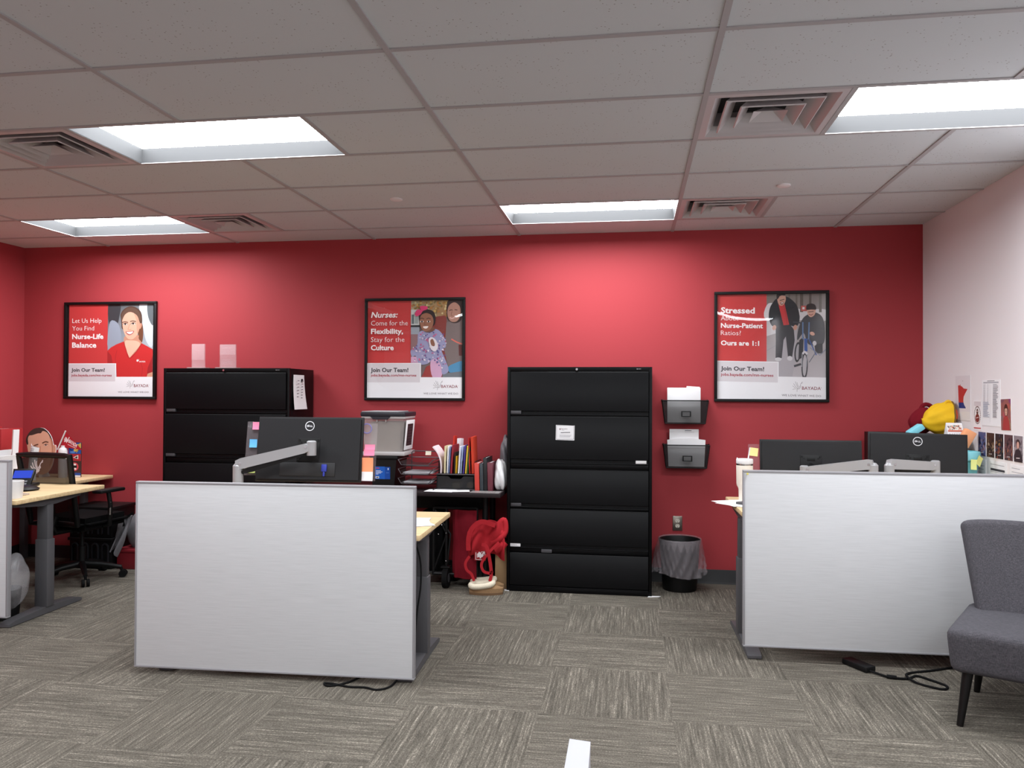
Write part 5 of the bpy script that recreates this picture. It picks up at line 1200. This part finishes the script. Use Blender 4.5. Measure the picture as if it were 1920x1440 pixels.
t = thing('pennant', 'small red pennant with white lettering on a white stick in the left corner', 'flag', (-5.13, -.25, .98))
MB().cyl((-5.137, -.27, .975), (-5.063, -.27, 1.135), .006, None, 10).build('stick', M_WHITEP, t)
r = Art(1120, 295, 1560, 640, .205, .158); r.poly([(1225, 310), (1550, 635), (1120, 570)], (178, 34, 46)); r.fold(1180, 395, 110, (238, 220, 222), .09); r.text('BAYADA', 1265, 1455, 492, 62, (244, 232, 234), .03, 0, .52); r.line([(1255, 530), (1420, 602)], 12, (226, 190, 194))
r.build('cloth', t, facing(-5.002, -.270, 1.050))
one(MB().lathe([(.0005, 0), (.034, 0), (.036, .01), (.036, .225), (.030, .245), (.016, .256), (.016, .270), (.0005, .271)], (-5.085, -.27, .74), 24), 'white_jar', mat('jar_white', (224, 220, 222), .4), 'white jar behind the mesh chair holding the red pennant', 'jar', (-5.095, -.27, .74))
t = thing('card_tower', 'tall narrow board of colourful cards on the corner table right of the face cutout', 'board', (-4.975, -.22, .74))
MB().box(-5.060, -4.943, -.235, -.226, .742, 1.036, .001).build('board', mat('board_dark', (60, 40, 40), .7), t)
r = Art(1345, 535, 1580, 1210, .116, .292)
r.rect(1345, 535, 1580, 1210, (70, 44, 42)); r.rect(1345, 535, 1580, 755, (44, 84, 170)); r.poly([(1460, 600), (1580, 540), (1580, 640), (1500, 730), (1440, 700)], (222, 190, 96)); r.poly([(1345, 540), (1500, 540), (1440, 640), (1345, 640)], (40, 40, 84)); r.line([(1350, 650), (1460, 720), (1580, 650)], 10, (30, 30, 40), True); r.ell(1420, 725, 50, 24, (86, 132, 206))
r.rect(1345, 760, 1580, 895, (176, 44, 52)); r.poly([(1430, 830), (1530, 780), (1530, 860)], (240, 236, 236)); r.poly([(1455, 830), (1515, 800), (1515, 848)], (30, 26, 28))
r.ell(1460, 1010, 78, 84, (206, 70, 84)); r.ell(1460, 1010, 50, 52, (40, 30, 32)); r.rect(1425, 950, 1490, 985, (238, 226, 226)); r.rect(1430, 1035, 1495, 1070, (238, 226, 226))
r.rect(1345, 1130, 1580, 1180, (44, 74, 150)); r.rect(1345, 1180, 1580, 1210, (230, 228, 232))
r.build('print', t, facing(-5.0015, -.2355, .889))
# papers and folders at the picture edge, standing on the corner table
for k, (x, w, h, cl, l) in enumerate(((-5.60, .030, .43, (178, 42, 46), 'red folder farthest left on the corner table at the picture edge'), (-5.46, .028, .415, (186, 48, 46), 'red folder on the corner table, middle one at the picture edge'),
                                    (-5.40, .026, .420, (168, 40, 44), 'red folder on the corner table nearest the face cutout'), (-5.50, .012, .415, (236, 234, 238), 'white papers between the red folders at the picture edge'))):
    one(MB().box(-.005, w + .012, -.115, .115, 0, h, .002, T(x - .02, -.485, .741)), 'file_folder', mat('edge_folder_%d' % k, cl, .6), l, 'folder', (x, -.485, .741), 'folders at the left picture edge')
one(MB().grid(lambda u, v: (-5.298 + .02 * v + .01 * u, -.60 + .05 * u, .742 + .415 * v), 4, 6, .012), 'paper_bundle', M_PAPER, 'bundle of white sheets leaning right of the red folders at the picture edge', 'papers', (-5.2, -.52, .742))
t = thing('curled_paper', 'curled white paper with small print in front of the face cutout', 'paper', (-5.08, -.50, .742))
MB().grid(lambda u, v: (-5.205 + .075 * u + .03 * v ** 2, -.52 - .03 * math.sin(PI * u), .742 + (.300 - .035 * u) * v), 10, 6, .002).build('sheet', M_PAPER, t)
r = Art(0, 0, 60, 100, .06, .11)
for i in range(7): r.line([(10, 10 + i * 12), (44, 6 + i * 12)], 3, (120, 116, 122))
r.build('print', t, facing(-5.145, -.553, .955, 0, -.02, -.25))
# letter sorter with pale papers standing on the left desk, just behind its panel
t = thing('paper_sorter', 'clear holder with white papers on the left edge desk, at the picture edge', 'papers', (-4.42, -1.78, dz))
MB().box(-4.56, -4.22, -1.86, -1.66, dz, dz + .012, .003).build('base', M_CLEAR, t)
for k, (x, h) in enumerate(((-4.43, .27), (-4.40, .26), (-4.37, .285), (-4.34, .25))): MB().grid(lambda u, v: (x + .03 * v * v, -1.85 + .17 * u, dz + .013 + h * v), 3, 6, .004).build('sheet', M_PAPER, t)
# mesh task chair
t = thing('task_chair', 'black mesh back office chair between the left edge desk and the corner table', 'chair', (-4.58, -.745, 0), -.12); K = dict(world=False)
# local +y is where the sitter faces
sm = MB(); tb = bmesh.new(); bmesh.ops.create_cube(tb, size=1.0); bmesh.ops.scale(tb, vec=(.50, .48, .09), verts=tb.verts); bmesh.ops.translate(tb, vec=(0, .06, .465), verts=tb.verts)
bmesh.ops.bevel(tb, geom=tb.edges[:], offset=.04, segments=4, affect='EDGES'); sm.merge(tb); sm.build('seat', M_BLACKF, t, **K)
MB().box(-.10, .10, -.06, .16, .385, .425, .01).build('tilt_mechanism', M_BLACKP, t, **K)
def bk(u, v): a = 2 * u - 1; return ((.215 + .020 * v) * a, -.215 - .10 * v + .035 * (1 - a * a), .47 + .525 * v)
MB().grid(lambda u, v: bk(.04 + .92 * u, .04 + .92 * v), 12, 12).build('backrest_mesh', M_CHAIRMESH, t, **K)
P = [bk(0, v / 8) for v in range(9)] + [bk(u / 8, 1) for u in range(1, 9)] + [bk(1, 1 - v / 8) for v in range(1, 9)] + [bk(1 - u / 8, 0) for u in range(1, 8)]
MB().tube(P, .021, 10, True).build('backrest_frame', M_BLACKP, t, **K)
MB().tube([(0, -.05, .41), (0, -.21, .41), (0, -.235, .46), (0, -.20, .52)], .026, 10).build('back_bracket', M_BLACKP, t, **K)
ma = bk(.86, .5); r = Art(0, 0, 100, 100, .13, .13); r.fold(8, 8, 84, (206, 200, 204), .05); r.fold(44, 48, 40, (206, 200, 204), .08)
r.build('stitched_emblem', t, T(-.085, -.300, .905) @ RX(PI / 2 - .19), world=False)
for s in (-1, 1):
    a_ = MB().box(s * .275 - .045, s * .275 + .045, -.10, .15, .695, .722, .010).build('armrest', M_BLACKP, t, **K)
    MB().tube([(s * .275, .02, .695), (s * .285, .03, .60), (s * .275, .04, .52)], .017, 10).tube([(s * .275, .04, .52), (s * .26, .05, .44), (s * .12, .05, .415)], .017, 10).build('arm_post', M_BLACKP, a_, **K)
    MB().cyl((s * .282, .030, .52), (s * .290, .026, .62), .010, None, 12).build('arm_slider', M_CHROME, a_, **K)
MB().cyl((0, .05, .10), (0, .05, .26), .028, None, 20).cyl((0, .05, .26), (0, .05, .40), .016, None, 16).build('gas_lift', M_BLACKP, t, **K)
for k in range(5):
    q = 2 * PI * k / 5 + .55; d = Vector((math.cos(q), math.sin(q), 0)); c_ = Vector((0, .05, 0))
    g = MB().tube([c_ + Vector((0, 0, .125)), c_ + d * .15 + Vector((0, 0, .110)), c_ + d * .285 + Vector((0, 0, .080))], [.026, .021, .015], 10).build('base_spoke', M_BLACKP, t, **K)
    n = Vector((-d.y, d.x, 0)); e_ = c_ + d * .285; m = MB().cyl(e_ + Vector((0, 0, .05)), e_ + Vector((0, 0, .078)), .010, None, 10)
    for s in (-1, 1): m.cyl(e_ + n * s * .008 + d * .012 + Vector((0, 0, .029)), e_ + n * s * .026 + d * .012 + Vector((0, 0, .029)), .029, None, 18)
    m.build('caster', M_RUBBER, g, **K)
# stacked black crates, grey bag on a red bin
def crate(z, label):
    t = thing('storage_crate', label, 'crate', (-4.74, -.30, z), 0, 'stacked black crates'); x0, x1, y0, y1 = -4.945, -4.56, -.36, -.05
    MB().box(x0, x1, y0, y1, z, z + .255, .008).build('body', M_BLACKP, t)
    m = MB()
    for k in range(4):
        xc = x0 + .055 + k * .092; o = [(xc - .033, z + .03)] + [(xc - .033 * math.cos(a_), z + .185 + .033 * math.sin(a_)) for a_ in [PI * i / 10 for i in range(11)]] + [(xc + .033, z + .03)]
        i_ = [(xc + (p[0] - xc) * .68, z + .03 + (p[1] - z - .03) * .9 + .006) for p in o]
        t_ = bmesh.new(); A = [t_.verts.new((p[0], y0 - .0005, p[1])) for p in o]; A2 = [t_.verts.new((p[0] * .9 + xc * .1, y0 - .012, p[1])) for p in o]; Bv = [t_.verts.new((p[0], y0 - .012, p[1])) for p in i_]; B2 = [t_.verts.new((p[0], y0 - .0005, p[1])) for p in i_]; N = len(o)
        for a, b in ((A, A2), (A2, Bv), (Bv, B2)):
            for j in range(N - 1): t_.faces.new((a[j], a[j + 1], b[j + 1], b[j]))
        m.merge(t_)
    m.build('arched_ribs', mat('crate_gloss', (34, 34, 38), .3), t)
    MB().box(x0 - .01, x1 + .01, y0 - .012, y1 + .005, z + .232, z + .257, .004).build('rim', M_BLACKP, t)
crate(0, 'black plastic crate with arched ribs on the carpet by the red wall, lower of two')
crate(.2575, 'black plastic crate with arched ribs, stacked on the other crate')
t = thing('storage_bin', 'dark red storage bin on the carpet under the grey bag', 'bin', (-4.42, -.20, 0))
MB().box(-4.535, -4.20, -.33, -.05, 0, .165, .010).build('body', mat('bin_red', (126, 28, 38), .5), t)
MB().box(-4.545, -4.19, -.34, -.04, .140, .166, .006).build('rim', MATS['bin_red'], t)
t = thing('backpack', 'grey and black backpack slumped on the dark red bin', 'bag', (-4.40, -.22, .168)); GB = mat('grey_canvas', (122, 120, 124), .9, noise=.15, nscale=30)
def bp(u, v): q = 2 * PI * u; k = math.sin(PI * (.08 + .88 * v)) ** .5; return (-4.405 + .125 * k * math.cos(q) * (1 + .08 * math.sin(5 * q + 6 * v)) + .06 * v, -.20 + .11 * k * math.sin(q), .168 + .33 * v)
MB().grid(bp, 30, 16).build('body', GB, t, angle=70)
MB().grid(lambda u, v: (-4.49 - .085 * v ** 1.5 + .105 * u * (1 - .45 * v), -.335 - .022 * math.sin(7 * u + 2 * v) - .012 * math.sin(13 * u - 4 * v), .445 - (.30 - .05 * math.sin(4 * u)) * v), 18, 14, .010).build('side_flap', GB, t, angle=70)
strap([(-4.54, -.345, .44), (-4.49, -.35, .415), (-4.44, -.35, .43), (-4.38, -.345, .47)], .018).build('strap', M_BLACKF, t); strap([(-4.50, -.34, .47), (-4.47, -.35, .40), (-4.46, -.35, .36)], .026).build('strap', M_BLACKF, t)
# clear bag hanging on the left desk and the small bin under it
bag((-4.255, -1.76, .245), (.085, .11, .16), 6, 'plastic_bag', M_BAGFILM, 'clear plastic bag of rubbish by the leg of the left edge desk', 'bag', .22, squash=False)
t = thing('waste_bin', 'small black waste bin under the clear bag behind the left edge panel', 'bin', (-4.33, -1.74, 0))
MB().lathe([(.0005, .004), (.085, 0), (.10, .19), (.096, .19), (.082, .008), (.0005, .008)], (-4.33, -1.74, 0), 24).build('body', M_BLACKP, t)
# ================================================================== FOREGROUND: end of a white panel, corner of a desk
t = thing('panel_divider', 'white top end of a low divider panel at the bottom picture edge', 'panel', (-.376, -5.60, 0))
MB().prism([(-.393, -5.20), (-.364, -5.205), (-.350, -5.95), (-.392, -5.95)], 2, .04, .997).build('panel', mat('panel_white', (172, 172, 178), .4), t)
for y in (-5.35, -5.85): MB().box(-.50, -.25, y - .03, y + .03, 0, .04, .006).build('foot', M_LEG, t)
